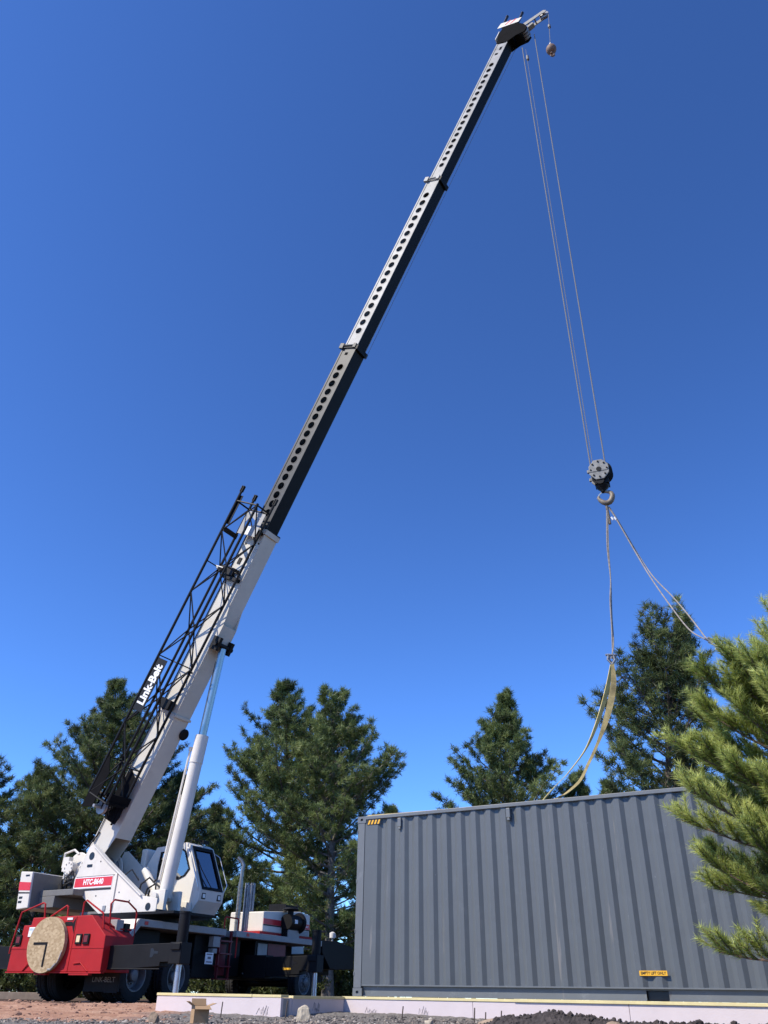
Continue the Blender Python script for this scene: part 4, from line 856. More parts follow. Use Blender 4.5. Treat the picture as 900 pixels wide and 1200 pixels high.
    for x in (-0.12, 0.0, 0.12):
        b = MB(MBm); b.lathe([(-0.04, 0), (-0.04, 0.20), (-0.03, 0.22), (-0.008, 0.19), (0.008, 0.19), (0.03, 0.22), (0.04, 0.20), (0.04, 0)], (x, s1 + 0.30, -0.60), (1, 0, 0), 24); b.build('sheave', 'dull_metal', head)
    b = MB(MBm)
    for sx in (1, -1): b.prism([(s1 + 0.55, -0.42), (s1 + 0.68, -0.42), (s1 + 1.20, -1.10), (s1 + 1.15, -1.24), (s1 + 1.06, -1.24), (s1 + 0.98, -1.08), (s1 + 0.55, -0.56)], *sorted((sx * 0.10, sx * 0.125)), 'x')
    for q in (0.25, 0.55, 0.8): b.cyl((-0.12, s1 + 0.6 + 0.5 * q, -0.48 - 0.68 * q), (0.12, s1 + 0.6 + 0.5 * q, -0.48 - 0.68 * q), 0.025, n=8)
    b.prism([(s1 + 0.45, -0.55), (s1 + 0.72, -0.80), (s1 + 0.66, -0.90), (s1 + 0.42, -0.70)], -0.09, 0.09, 'x')
    rs = b.build('auxiliary_tip', 'block_grey', head, 0.004)
    b = MB(MBm); b.lathe([(-0.035, 0), (-0.035, 0.15), (-0.028, 0.17), (-0.008, 0.14), (0.008, 0.14), (0.028, 0.17), (0.035, 0.15), (0.035, 0)], (0, s1 + 1.08, -1.14), (1, 0, 0), 24); b.cyl((-0.1, s1 + 1.08, -1.14), (0.1, s1 + 1.08, -1.14), 0.04); b.build('sheave', 'dull_metal', rs)
    # hoist line along the underside / top of the boom
    b = MB(MBm); b.tube([(0.0, 0.2, 0.62), (0.0, 29.9, 0.40), (0.0, 30.9, 0.40)], 0.01, 6); b.tube([(-0.22, 16.2, -0.40), (-0.2, 30.1, -0.36)], 0.007, 5); b.build('boom_cable', 'rope', crane)
boom()

def jib():
    x0, x1 = 0.46, 1.04; z0, z1 = -0.35, 0.56; s0, s1 = 1.35, 10.2
    b = MB(MBm); ch = {}
    def P(i, s):
        # chords taper slightly towards the tip (lower end when stowed)
        k = 0.92 + 0.08 * (s - s0) / (s1 - s0); xm, zm = (x0 + x1) / 2, (z0 + z1) / 2
        return Vector((xm + ((x0, x1)[i & 1] - xm) * k, s, zm + ((z0, z1)[i >> 1] - zm) * k))
    for i in range(4): b.cyl(P(i, s0), P(i, s1 + (0.32 if i != 1 else 0.05)), 0.038, n=8)
    jb = b.build('lattice_jib', 'black_paint', crane)
    b = MB(MBm); n = 9; st = (s1 - s0) / n
    for f, (a, c) in enumerate(((0, 1), (2, 3), (0, 2), (1, 3))):
        for k in range(n):
            u, v = (a, c) if (k + f) % 2 == 0 else (c, a)
            b.cyl(P(u, s0 + k * st), P(v, s0 + (k + 1) * st), 0.019, n=6)
            if k % 3 == 1 and f < 3: b.cyl(P(a, s0 + k * st), P(c, s0 + k * st), 0.017, n=6)
    for k in (0, n): 
        for a, c in ((0, 1), (2, 3), (0, 2), (1, 3)): b.cyl(P(a, s0 + k * st), P(c, s0 + k * st), 0.026, n=6)
    b.build('lacing', 'black_paint', jb)
    # tip plates at the lower end
    b = MB(MBm)
    for x in (x0 + 0.02, x1 - 0.02): b.prism([(0.95, z1 - 0.02), (2.15, z1 - 0.02), (2.4, z1 - 0.12), (2.0, z1 - 0.42), (1.1, z1 - 0.40)] if x > 0.7 else [(0.9, z0 + 0.02), (1.1, z0 - 0.04), (2.1, z0 + 0.02), (2.3, z0 + 0.4), (1.3, z1 - 0.3), (0.9, z1 - 0.42)], x - 0.01, x + 0.01, 'x')
    b.box(x0, x1, 1.35, 1.42, z0 - 0.06, z0 + 0.05); b.box(x0 - 0.1, x1, 1.4, 1.62, z0 - 0.02, z0 + 0.05)
    for k in range(6): b.box(x0 + 0.1 * k, x0 + 0.05 + 0.1 * k, 0.85 + 0.09 * k, 1.3 + 0.08 * k, z0 + 0.1 + 0.1 * k, z0 + 0.13 + 0.1 * k)
    b.build('tip_plate', 'head_black', jb)
    b = MB(MBm); b.lathe([(-0.04, 0), (-0.04, 0.18), (0, 0.15), (0.04, 0.18), (0.04, 0)], ((x0 + x1) / 2, 1.15, 0.1), (1, 0, 0), 20); b.cyl((x0, 1.15, 0.1), (x1, 1.15, 0.1), 0.04); b.build('tip_sheave', 'dull_metal', jb)
    # upper end fork and plates
    b = MB(MBm)
    for i in (0, 2, 3): 
        p = P(i, s1 + 0.30)
        for dz in (-0.035, 0.035): b.box(p.x - 0.04, p.x + 0.04, p.y, p.y + 0.20, p.z + dz - 0.012, p.z + dz + 0.012)
    b.build('fork_lug', 'black_paint', jb)
    b = MB(MBm); hole = []; outer = []
    ya, yb = 9.40, 10.15
    cx_, cy_ = (z0 + z1) / 2 + 0.1, (ya + yb) / 2
    oz = [(z0 + 0.08, ya), (cx_, ya), (z1 - 0.04, ya), (z1 - 0.04, cy_), (z1 - 0.04, yb), (cx_, yb), (z0 + 0.08, yb), (z0 + 0.08, cy_)]
    for z_, y_ in oz:
        a = math.atan2(y_ - cy_, z_ - cx_); hole.append((cx_ + 0.2 * math.cos(a), cy_ + 0.2 * math.sin(a)))
    b.ring_plate(oz, hole, 0.014, lambda p, q, h: (x0 + 0.05 - h, q, p)); gp = b.build('gusset_plate', 'deck_grey', jb)
    b = MB(MBm); b.box(x0 + 0.051, x0 + 0.056, 9.42, 9.68, 0.05, 0.28); b.build('data_plate', 'white_ink', gp)
    b = MB(MBm); b.box(x1 - 0.05, x1 - 0.03, 9.45, 10.4, z1 - 0.12, z1 + 0.03); b.build('edge_plate', 'black_paint', jb)
    for q in ((x0, x1, 9.2, 9.35, z1 - 0.08, z1 - 0.05), (x0 - 0.2, x0, 8.0, 8.1, -0.3, 0.3), (x0 - 0.2, x0, 9.55, 9.65, -0.3, 0.1), (x0 - 0.15, x0 + 0.05, 4.05, 4.3, -0.2, 0.25), (x0 - 0.2, x0 + 0.05, 8.12, 8.35, -0.1, 0.5)):
        b = MB(MBm); b.box(*q); b.build('stowing_bracket', 'black_paint', jb)
    b = MB(MBm); b.cyl((x0 - 0.1, 8.1, -0.3), (x0 - 0.1, 8.4, 0.4), 0.05); b.cyl((x0 - 0.25, 8.2, 0.45), (x0 + 0.2, 8.2, 0.45), 0.045); b.cyl((x0 + .1, 8.25, 0.3), (x0 + .1, 8.25, 0.62), 0.03); b.build('stowing_pin', 'dull_metal', jb)
    # maker's sign
    sx = x1 + 0.045
    zc = (z0 + z1) / 2 + 0.10
    b = MB(MBm); b.box(sx, sx + 0.012, 3.72, 5.22, zc - 0.20, zc + 0.20); sg = b.build('name_board', 'black_paint', jb)
    text_obj('lettering', 'Link-Belt', 0.40, MBm @ frame((sx + 0.014, 4.47, zc), (0, 1, 0), (0, 0, 1), (1, 0, 0)), 'white_ink', sg, 0.002, 0.014, sx=0.80)
jib()

# ------------------------------------------------------------------ hoist rope, hook block, ball
def wpt(M, p): return WC @ (M @ Vector(p))
hb = at(703, 555, 15.25)                      # centre of the block
def hoist():
    ax = (wpt(MBm, (1, 0, 0)) - wpt(MBm, (0, 0, 0))).normalized()
    hd = wpt(MBm, (0, 30.55, -0.60)); fwd = Vector((ax.y * -1, ax.x, 0)); fwd = -fwd if fwd.dot(Vector((1, -0.6, 0))) < 0 else fwd
    up = Vector((0, 0, 1))
    ropes = [(at(612, 56, hd.y), at(692, 546, hb.y)), (at(626, 40, hd.y - 0.1), at(709, 543, hb.y))]
    for k, (a, c) in enumerate(ropes):
        b = MB(Matrix.Translation(-c)); b.tube([a, (a + c) / 2, c], 0.016, 6)
        o = b.build('hoist_rope', 'rope'); o.location = c
        tag(o, 'taut steel hoist rope from boom tip down to the ' + ('left' if k == 0 else 'right') + ' side of the hook block', 'rope', 'hoist ropes')
    a, c = at(616, 58, hd.y), at(618, 66, hd.y)
    c2 = at(695, 546, hb.y)
    b = MB(Matrix.Translation(-c2)); b.tube([a, c2], 0.009, 5); b.cyl(c, c + Vector((0, 0, -0.22)), 0.05)
    o = b.build('hoist_rope', 'rope'); o.location = c2; tag(o, 'thin middle hoist rope with a dark clamp just under the boom tip', 'rope', 'hoist ropes')
    # hook block
    root = empty('hook_block', hb); tag(root, 'grey steel hook block hanging from the ropes beside the open sky', 'hook block')
    X = Vector((0.93, -0.36, 0)).normalized(); Y = Vector((0.36, 0.93, 0)); M = frame((0, 0, 0), X, Y, up)
    oct_ = [(0.24 * math.cos(R(22.5 + 45 * k)), 0.29 * math.sin(R(22.5 + 45 * k)) + 0.0) for k in range(8)]
    for y0 in (-0.20, 0.165):
        b = MB(M); b.prism(oct_, y0, y0 + 0.035, 'y'); b.box(-0.27, 0.2, y0 - 0.01, y0 + 0.045, -0.06, 0.02); ck = b.build('cheek_plate', 'block_grey', root, 0.012)
        b = MB(M); b.cyl((0, y0 - 0.015, 0), (0, y0 + 0.05, 0), 0.06); 
        for k in range(8): b.cyl((0.18 * math.cos(R(45 * k)), y0 - 0.02, 0.21 * math.sin(R(45 * k))), (0.18 * math.cos(R(45 * k)), y0 + 0.05, 0.21 * math.sin(R(45 * k))), 0.022, n=6)
        b.build('bolt', 'black_paint', ck)
    b = MB(M)
    for y0 in (-0.09, 0.0, 0.09): b.lathe([(-0.04, 0), (-0.04, 0.23), (-0.03, 0.25), (-0.008, 0.21), (0.008, 0.21), (0.03, 0.25), (0.04, 0.23), (0.04, 0)], (0.04, y0, 0.0), (0, 1, 0), 24)
    b.box(-0.14, 0.18, -0.13, 0.13, -0.34, -0.2); b.build('sheave', 'black_paint', root)
    b = MB(M); b.lathe([(0, 0.0), (0, 0.13), (0.05, 0.15), (0.12, 0.12), (0.16, 0.07), (0.22, 0.055), (0.24, 0)], (0.02, 0, -0.30), (0, 0, -1), 20); b.lathe([(-.03, 0), (-.03, .09), (.03, .09), (.03, 0)], (-0.01, -0.145, -0.29), (0, 1, 0), 18); b.build('swivel', 'black_paint', root)
    b = MB(M); pts = []; rad = []
    for k in range(15):
        a = R(75 - k * 19.5); r_ = 0.145 + 0.01 * math.sin(k); pts.append((0.05 + r_ * math.cos(a) * 1.05, 0, -0.665 + r_ * math.sin(a))); rad.append(0.028 + 0.052 * math.sin(math.pi * min(1, (k + 1) / 15.5)) ** 0.9)
    pts = [(0.02, 0, -0.45), (0.03, 0, -0.50)] + pts; rad = [0.05, 0.045] + rad
    b.tube(pts, [q * 0.82 for q in rad], 12); b.build('hook', 'hook_bronze', root)
    b = MB(M); b.tube([(0.0, 0.0, -0.50), (-0.09, 0, -0.58), (-0.14, 0, -0.665)], 0.014, 6); b.build('safety_latch', 'steel', root)
    # headache ball
    bp = at(646, 58, hd.y - 0.9)
    root = empty('headache_ball', bp); tag(root, 'small rusty round headache ball hanging from the boom tip on its short line', 'hook')
    b = MB(); b.sphere((0, 0, 0), 0.175, 20, 14, sz=1.12); b.cyl((0, 0, 0.17), (0, 0, 0.30), 0.06, 0.05); b.build('ball', 'ball_rust', root)
    b = MB(); b.cyl((0, 0, 0.26), (0, 0, 0.38), 0.035); b.build('swivel', 'white_paint', root)
    b = MB(); b.cyl((0, 0, -0.16), (0, 0, -0.24), 0.05); b.tube([(0, 0, -0.22), (0.06, 0, -0.27), (0.07, 0, -0.34), (0.02, 0, -0.40), (-0.05, 0, -0.38), (-0.07, 0, -0.33)], [0.03, 0.03, 0.035, 0.035, 0.025, 0.012], 8); b.build('hook', 'ball_rust', root)
    tp = wpt(MBm, (0, 30.25 + 1.16, -1.28)); b = MB(Matrix.Translation(-bp)); q = bp + Vector((0, 0, 0.34)); b.tube([tp, q], 0.010, 6); m_ = tp.lerp(q, 0.42); b.cyl(m_, m_ + Vector((0, 0, -0.14)), 0.05); o = b.build('whip_line', 'rope'); o.location = bp
    tag(o, 'short thin whip line holding the rusty ball under the boom tip', 'rope')
hoist()

# ------------------------------------------------------------------ slings
def bez(pts, n=10):
    """Catmull-Rom through points"""
    P = [Vector(p) for p in pts]; P = [P[0] * 2 - P[1]] + P + [P[-1] * 2 - P[-2]]; out = []
    for i in range(1, len(P) - 2):
        for k in range(n):
            t = k / n; a, b, c, d = P[i - 1:i + 3]
            out.append(0.5 * ((2 * b) + (-a + c) * t + (2 * a - 5 * b + 4 * c - d) * t * t + (-a + 3 * b - 3 * c + d) * t ** 3))
    out.append(P[-2]); return out
def band(b, pts, w, t, side):
    """flat strap along pts; side = world direction across the strap"""
    pts = [Vector(p) for p in pts]; side = Vector(side).normalized(); vs = []
    for i, p in enumerate(pts):
        d = (pts[min(i + 1, len(pts) - 1)] - pts[max(i - 1, 0)]).normalized(); s = (side - d * side.dot(d)).normalized(); n = d.cross(s)
        ww = w[i] if isinstance(w, list) else w
        vs += [p + s * ww / 2 + n * t / 2, p - s * ww / 2 + n * t / 2, p - s * ww / 2 - n * t / 2, p + s * ww / 2 - n * t / 2]
    fs = []
    for i in range(len(pts) - 1):
        for k in range(4): fs.append((4 * i + k, 4 * i + (k + 1) % 4, 4 * i + 4 + (k + 1) % 4, 4 * i + 4 + k))
    fs += [(0, 1, 2, 3), (4 * len(pts) - 1, 4 * len(pts) - 2, 4 * len(pts) - 3, 4 * len(pts) - 4)]
    b.add(vs, fs)
def slings():
    hk = at(711, 594, hb.y)
    def CP(x, y, z): return CA + CX * x + CY * y + CZ * z
    # left pair: wire legs down to a shackle, then yellow webbing to the container roof
    for k in range(2):
        J = at(716 + 2 * k, 772, 15.1 + 0.05 * k)
        root = empty('lifting_sling', hk); L = ('near' if k == 0 else 'far')
        tag(root, ('pale yellow webbing sling hanging slack to the far left edge of the container roof' if k == 1 else 'dirty brown and yellow webbing sling hanging slack to the near left of the container roof'), 'sling', 'slings hanging from the hook')
        if k == 0: way = [(hk + Vector((-0.0, 0, 0))), at(711.5, 640, 15.22), at(715.5, 678, 15.2), at(717, 720, 15.15), at(719, 755, 15.1), J]
        else: way = [hk + Vector((0.02, 0, 0)), at(713, 640, 15.22), at(715.5, 678, 15.2), at(715, 705, 15.15), at(717, 740, 15.1), J]
        b = MB(Matrix.Translation(-hk)); b.tube(bez(way, 8), 0.013, 6); b.build('wire_rope', 'sling_wire', root)
        b = MB(Matrix.Translation(-hk)); b.tube([hk + Vector((0, 0, 0.06)), hk + Vector((0.015, 0, -0.45))], 0.032, 8); b.build('sleeve', 'sling_wire', root)
        b = MB(Matrix.Translation(-hk)); c = J; b.tube([c + Vector((-0.05, 0, 0.10)), c + Vector((-0.07, 0, -0.02)), c + Vector((0, 0, -0.12)), c + Vector((0.07, 0, -0.02)), c + Vector((0.05, 0, 0.10))], 0.02, 8); b.cyl(c + Vector((-0.1, 0, 0.08)), c + Vector((0.1, 0, 0.08)), 0.022); b.build('shackle', 'dull_metal', root)
        if k == 0: way = [J + Vector((0.02, 0, -0.08)), at(719, 800, 15.0), at(714, 830, 14.9), at(704, 862, 14.75), at(690, 894, 14.6), at(675, 920, 14.42), CP(3.6, 0.30, CH + 0.015), CP(2.6, 0.20, CH + 0.012), CP(1.2, 0.12, CH + 0.012), CP(0.16, 0.08, CH + 0.016)]
        else: way = [J + Vector((-0.03, 0, -0.08)), at(712, 805, 15.2), at(703, 838, 15.3), at(688, 875, 15.45), at(668, 903, 15.55), at(650, 922, 15.62), CP(2.8, 1.4, CH + 0.015), CP(2.0, 1.7, CH + 0.012), CP(0.9, 2.2, CH + 0.012), CP(0.1, 2.36, CH + 0.02)]
        pts = bez(way, 8); n = len(pts); ws = [0.05 + 0.07 * math.sin(math.pi * min(1.0, i / (n * 0.36))) for i in range(n)]
        b = MB(Matrix.Translation(-hk)); band(b, pts, ws, 0.012, (0.9, 0.1, 0.5) if k == 0 else (0.8, 0.3, 0.7)); b.build('webbing_strap', 'webbing_dirty' if k == 0 else 'webbing', root)
    # right pair of wire legs towards the far end of the container
    E = at(836, 747, 13.2)
    for k in range(2):
        root = empty('lifting_sling', hk)
        tag(root, ('lower twisted wire sling slanting from the hook to the pine at right' if k == 0 else 'upper twisted wire sling slanting from the hook to the pine at right'), 'sling', 'slings hanging from the hook')
        if k == 0: way = [hk + Vector((0.03, 0, 0)), at(722, 608, 15.2), at(744, 646, 15.0), at(762, 676, 14.6), at(785, 709, 14.0), at(808, 738, 13.5), at(828, 750, 13.25), at(842, 759, 13.1), at(858, 770, 12.9), CP(9.5, 0.3, CH + 0.4), CP(12.0, 0.1, CH + 0.02)]
        else: way = [hk + Vector((0.05, 0, 0.01)), at(723, 608, 15.25), at(745, 645, 15.1), at(764, 674, 14.8), at(788, 699, 14.4), at(806, 720, 14.0), at(820, 738, 13.7), at(828, 748, 13.5), at(840, 754, 13.3), at(856, 761, 13.1), CP(9.8, 1.6, CH + 0.5), CP(12.05, 2.3, CH + 0.02)]
        b = MB(Matrix.Translation(-hk)); b.tube(bez(way, 7), 0.013, 6); b.build('wire_rope', 'sling_wire', root)
        p = at(834 + 4 * k, 752 - k, 13.2); b = MB(Matrix.Translation(-hk)); b.tube([p + Vector((-0.12, 0, 0.06)), p, p + Vector((0.14, -0.05, -0.02)), p + Vector((0.05, 0, -0.07)), p + Vector((-0.06, 0, 0.0))], 0.02, 6); b.build('shackle', 'dull_metal', root)
        b = MB(Matrix.Translation(-hk)); q = at(716.5 + 3.5 * k, 606, 15.2); b.cyl(q, q + Vector((0.03, 0, -0.07)), 0.022); b.build('tag', 'white_ink', root)
slings()

# ------------------------------------------------------------------ wooden outrigger pad on the tail
c = WC @ Vector((-0.20, -1.36, 1.06)); up_ = empty('outrigger_pad', c, R(-be)); tag(up_, 'round chipboard outrigger pad with a black carrying strap hung on the red tail', 'pad')
b = MB(); b.cyl((0, -0.035, 0), (0, 0.055, 0), 0.54, n=64); b.build('disc', 'osb', up_, 0.006)
b = MB(); b.prism([(-0.50, -0.02), (-0.50, 0.02), (0.03, 0.04), (0.08, -0.60 + 0.13), (0.03, -0.47), (-0.01, -0.01)], -0.052 * 0 - 0.046, -0.040, 'y'); 
b = MB(); b.box(-0.36, 0.05, -0.045, -0.036, -0.0, 0.045); b.box(0.005, 0.05, -0.0452, -0.0362, -0.42, -0.001); b.build('strap', 'black_paint', up_)
b = MB(); b.tube([(0.38, 0.0, -0.38), (0.47, -0.04, -0.30), (0.50, -0.04, -0.2), (0.50, 0.0, -0.02)], 0.016, 6); b.tube([(0.2, -0.02, -0.47), (0.3, -0.05, -0.47), (0.4, -0.03, -0.36)], 0.025, 6); b.build('hanger', 'deck_grey', up_)

# ------------------------------------------------------------------ small things on the ground
def gz(x, y): return float(ground_z(x, y))
def rock(name, label, x, y, r, m, seed, sc3=(1, 1, 1), group=None, sink=0.25, cat='rock'):
    bm = bmesh.new(); bmesh.ops.create_icosphere(bm, subdivisions=3, radius=1.0); rn = np.random.RandomState(seed)
    pl = rn.normal(size=(13, 3)); pl /= np.linalg.norm(pl, axis=1)[:, None]; dd = rn.uniform(0.62, 0.95, 13)
    for v in bm.verts:
        p = np.array(v.co); 
        for n_, d_ in zip(pl, dd):
            t = p @ n_
            if t > d_: p = p - n_ * (t - d_)
        p *= 1 + 0.03 * rn.normal(); v.co = Vector(p * np.array(sc3) * r)
    me = bpy.data.meshes.new(name); bm.to_mesh(me); bm.free(); me.materials.append(MATS[m])
    o = bpy.data.objects.new(name, me); COL.objects.link(o); o.location = (x, y, gz(x, y) + r * sc3[2] * (1 - 2 * sink) * 0.9); o.rotation_euler = (0, 0, seed)
    tag(o, label, cat, group); return o
p = at(356, 1191, 12.3); rock('rock', 'pale tan upright rock beside the dark gravel, under the shaded return wall', p.x, p.y, 0.13, 'rock_tan', 3, (0.85, 0.8, 1.05))
p = at(722, 1194, 9.9); rock('rock', 'brown split rock lying at the foot of the dark soil heap', p.x, p.y, 0.16, 'rock_brown', 8, (1.3, 0.8, 0.55))
p = at(502, 1192, 11.6); rock('rock', 'small yellowish stone against the long pink wall', p.x, p.y, 0.07, 'rock_tan', 5, (1, 0.9, 0.9))
p = at(180, 1191, 11.2); rock('rock', 'small dark brown stone on red soil left of the cardboard box', p.x, p.y, 0.085, 'rock_brown', 12, (0.8, 0.8, 1.0))
p = at(590, 1195, 10.8); rock('dirt_clod', 'reddish flat lump of earth in front of the long pink wall', p.x, p.y, 0.25, 'rock_brown', 15, (1.6, 0.7, 0.35), cat='earth')

def cardboard_box():
    p = at(233, 1198.5, 11.7); z = gz(p.x, 11.7)
    root = empty('cardboard_box', (p.x, 11.7, z + 0.006), R(24)); tag(root, 'open brown cardboard box with raised flaps before the pink wall', 'box')
    w, d, h, t = 0.092, 0.092, 0.185, 0.005
    b = MB(); b.box(-w, w, -d, -d + t, 0, h); b.box(-w, w, d - t, d, 0, h); b.box(-w, -w + t, -d + t, d - t, 0, h); b.box(w - t, w, -d + t, d - t, 0, h); b.box(-w + t, w - t, -d + t, d - t, 0, t); b.build('carton', 'cardboard', root)
    for q in ([(-w, -d - 0.001, h), (w, -d - 0.001, h), (w + 0.01, -d - 0.075, h - 0.035), (-w - 0.01, -d - 0.075, h - 0.035)], [(-w, d, h), (w, d, h), (w, d + 0.04, h + 0.075), (-w, d + 0.04, h + 0.075)],
              [(-w - 0.001, -d, h), (-w - 0.001, d, h), (-w - 0.075, d, h + 0.045), (-w - 0.075, -d, h + 0.045)], [(w + 0.001, -d, h), (w + 0.001, d, h), (w + 0.085, d, h + 0.03), (w + 0.085, -d, h + 0.03)]):
        b = MB(); q = [Vector(v) for v in q]; n = (q[1] - q[0]).cross(q[2] - q[0]).normalized() * 0.004; b.add([*q, *[v + n for v in q]], [(0, 1, 2, 3), (4, 7, 6, 5), (0, 4, 5, 1), (1, 5, 6, 2), (2, 6, 7, 3), (3, 7, 4, 0)]); b.build('flap', 'cardboard', root)
cardboard_box()

# rebar stakes standing in front of the walls
stakes = [(258, 1197, 13.6, 0.20, 'short rebar stake at the middle of the short pink wall'), (334, 1196, 13.4, 0.22, 'rebar stake at the right end of the short pink wall'),
          (471, 1197, 13.9, 0.17, 'rebar stake near the left end of the long pink wall'), (556, 1199, 13.4, 0.19, 'rebar stake at the joint of the long pink wall'),
          (569, 1196, 13.4, 0.14, 'thin rebar stake just right of the wall joint'), (587, 1196, 13.2, 0.16, 'rebar stake at the left edge of the dark soil heap')]
for px, py, Y, h, lab in stakes:
    p = at(px, py, Y); b = MB(); b.tube([(0, 0, -0.25), (0.0, 0, 0.05), (0.004, 0, h)], 0.009, 6); o = b.build('rebar_stake', 'rebar'); o.location = (p.x, Y, gz(p.x, Y)); o.rotation_euler = (R(2), R(random.Random(px).uniform(-5, 5)), 0); tag(o, lab, 'stake', 'rebar stakes along the wall')

# timber beam and a red strap bundle behind the crane
p0, p1 = at(-40, 1164, 24.5), at(62, 1164, 23.0)
b = MB(); d = (p1 - p0); d.z = 0; ln = d.length; d.normalize(); b.M = frame((0, 0, 0), d, (-d.y, d.x, 0), (0, 0, 1)); b.box(0, ln, -0.15, 0.15, 0.0, 0.16)
o = b.build('timber_beam', 'old_wood', None, 0.01); o.location = (p0.x, p0.y, gz(p0.x, p0.y) - 0.005); tag(o, 'long weathered timber beam lying on red soil behind the crane wheels', 'timber')
b = MB(); rn = random.Random(4)
for k in range(5): b.tube([(rn.uniform(-.2, .0), rn.uniform(-.1, .1), 0.02), (0, 0, rn.uniform(0.08, 0.2)), (rn.uniform(.05, .25), rn.uniform(-.1, .1), 0.02)], 0.025, 6)
pp = at(186, 1168, 21.8); o = b.build('strap_bundle', 'red_plastic'); o.location = (pp.x, pp.y, gz(pp.x, pp.y)); tag(o, 'small red strap bundle on the ground between the crane rear wheels', 'strap')

# dark soil heap, loose gravel
def heap():
    nx, ny = 230, 60; xs = np.linspace(0.75, 7.0, nx); ys = np.linspace(9.2, 11.6, ny); X, Y = np.meshgrid(xs, ys)
    rn = np.random.RandomState(3)
    cy = 10.45 - 0.05 * (X - 2); env = smooth(0.85, 1.5, X) * (0.55 + 0.45 * np.exp(-((X - 1.95) / 0.55) ** 2)) * smooth(7.0, 6.0, X)
    h = 0.165 * env * np.exp(-((Y - cy) / 0.45) ** 2)
    h += env * np.exp(-((Y - cy) / 0.5) ** 2) * (0.025 * nz(X, Y, 0.5, 0) + 0.02 * nz(X, Y, 0.17, 8) + rn.normal(0, 0.010, X.shape))
    edge = np.minimum(np.minimum(X - 0.75, 7.0 - X), np.minimum(Y - 9.2, 11.6 - Y)); Z = ground_z(X, Y) + h - 0.04 * smooth(0.25, 0.0, edge) - 0.012 + smooth(0.02, 0.06, h) * 0.012
    v = np.stack([X, Y, Z], -1).reshape(-1, 3); i, j = np.meshgrid(np.arange(nx - 1), np.arange(ny - 1)); a = (j * nx + i).ravel(); f = np.stack([a, a + 1, a + nx + 1, a + nx], -1)
    me = bpy.data.meshes.new('soil_heap'); me.from_pydata(v.tolist(), [], f.tolist())
    # lumps on top
    bm = bmesh.new(); bm.from_mesh(me); rr = random.Random(6)
    for k in range(1500):
        x = rr.uniform(1.0, 6.6); y = 10.4 + rr.gauss(0, 0.35); ix = int((x - 0.75) / 6.25 * (nx - 1)); iy = int(np.clip((y - 9.2) / 2.4 * (ny - 1), 0, ny - 1))
        if h[iy, ix] < 0.02: continue
        r = min(0.05, 0.011 * math.exp(rr.gauss(0, 0.5))); ret = bmesh.ops.create_icosphere(bm, subdivisions=1, radius=r)
        for vv in ret['verts']: vv.co = Vector((vv.co.x * rr.uniform(0.7, 1.3), vv.co.y * rr.uniform(.7, 1.3), vv.co.z * rr.uniform(0.6, 1.1))) + Vector((x, y, Z[iy, ix] + r * 0.3))
    bm.to_mesh(me); bm.free(); me.materials.append(MATS['clod']); o = bpy.data.objects.new('soil_heap', me); COL.objects.link(o); tag(o, 'dark brown heap of loose soil in front of the long pink wall', 'soil', kind='stuff')
heap()
def gravel():
    rn = np.random.RandomState(11); V = []; F = []; off = 0
    bm = bmesh.new(); bmesh.ops.create_icosphere(bm, subdivisions=1, radius=1.0); bv = np.array([v.co[:] for v in bm.verts]); bf = [tuple(v.index for v in f.verts) for f in bm.faces]; bm.free()
    zones = [((-4.6, -1.0), (9.0, 12.0), 2600, 0.010), ((-3.2, -0.4), (11.0, 13.6), 900, 0.012), ((-1.3, 1.6), (10.0, 14.4), 2600, 0.011), ((1.4, 6.0), (9.0, 10.2), 700, 0.010), ((-9, -4), (8.6, 11), 1500, 0.010)]
    for (xa, xb), (ya, yb), n, r0 in zones:
        for k in range(n):
            x = rn.uniform(xa, xb); y = rn.uniform(ya, yb); r = r0 * np.exp(rn.normal(0, 0.45)); r = min(r, 0.04)
            z = gz(x, y) if k % 3 == 0 else None
            P = bv * (1 + rn.normal(0, 0.16, (len(bv), 1))) * np.array([rn.uniform(0.8, 1.5), rn.uniform(0.8, 1.3), rn.uniform(0.5, 0.9)]) * r
            a = rn.uniform(0, 6.28); P = np.stack([P[:, 0] * np.cos(a) - P[:, 1] * np.sin(a), P[:, 0] * np.sin(a) + P[:, 1] * np.cos(a), P[:, 2]], -1)
            V.append((x, y, P)); F += [tuple(off + i for i in f) for f in bf]; off += len(bv)
    zs = ground_z(np.array([v[0] for v in V]), np.array([v[1] for v in V]))
    # a low ridge of stones lies against the return wall
    allv = np.concatenate([P + np.array([x, y, z + 0.004]) for (x, y, P), z in zip(V, zs)])
    me = bpy.data.meshes.new('gravel'); me.from_pydata(allv.tolist(), [], F); me.materials.append(MATS['gravel_stone']); o = bpy.data.objects.new('gravel', me); COL.objects.link(o); tag(o, 'loose grey gravel strewn in front of the pink foundation walls', 'gravel', kind='stuff')
gravel()

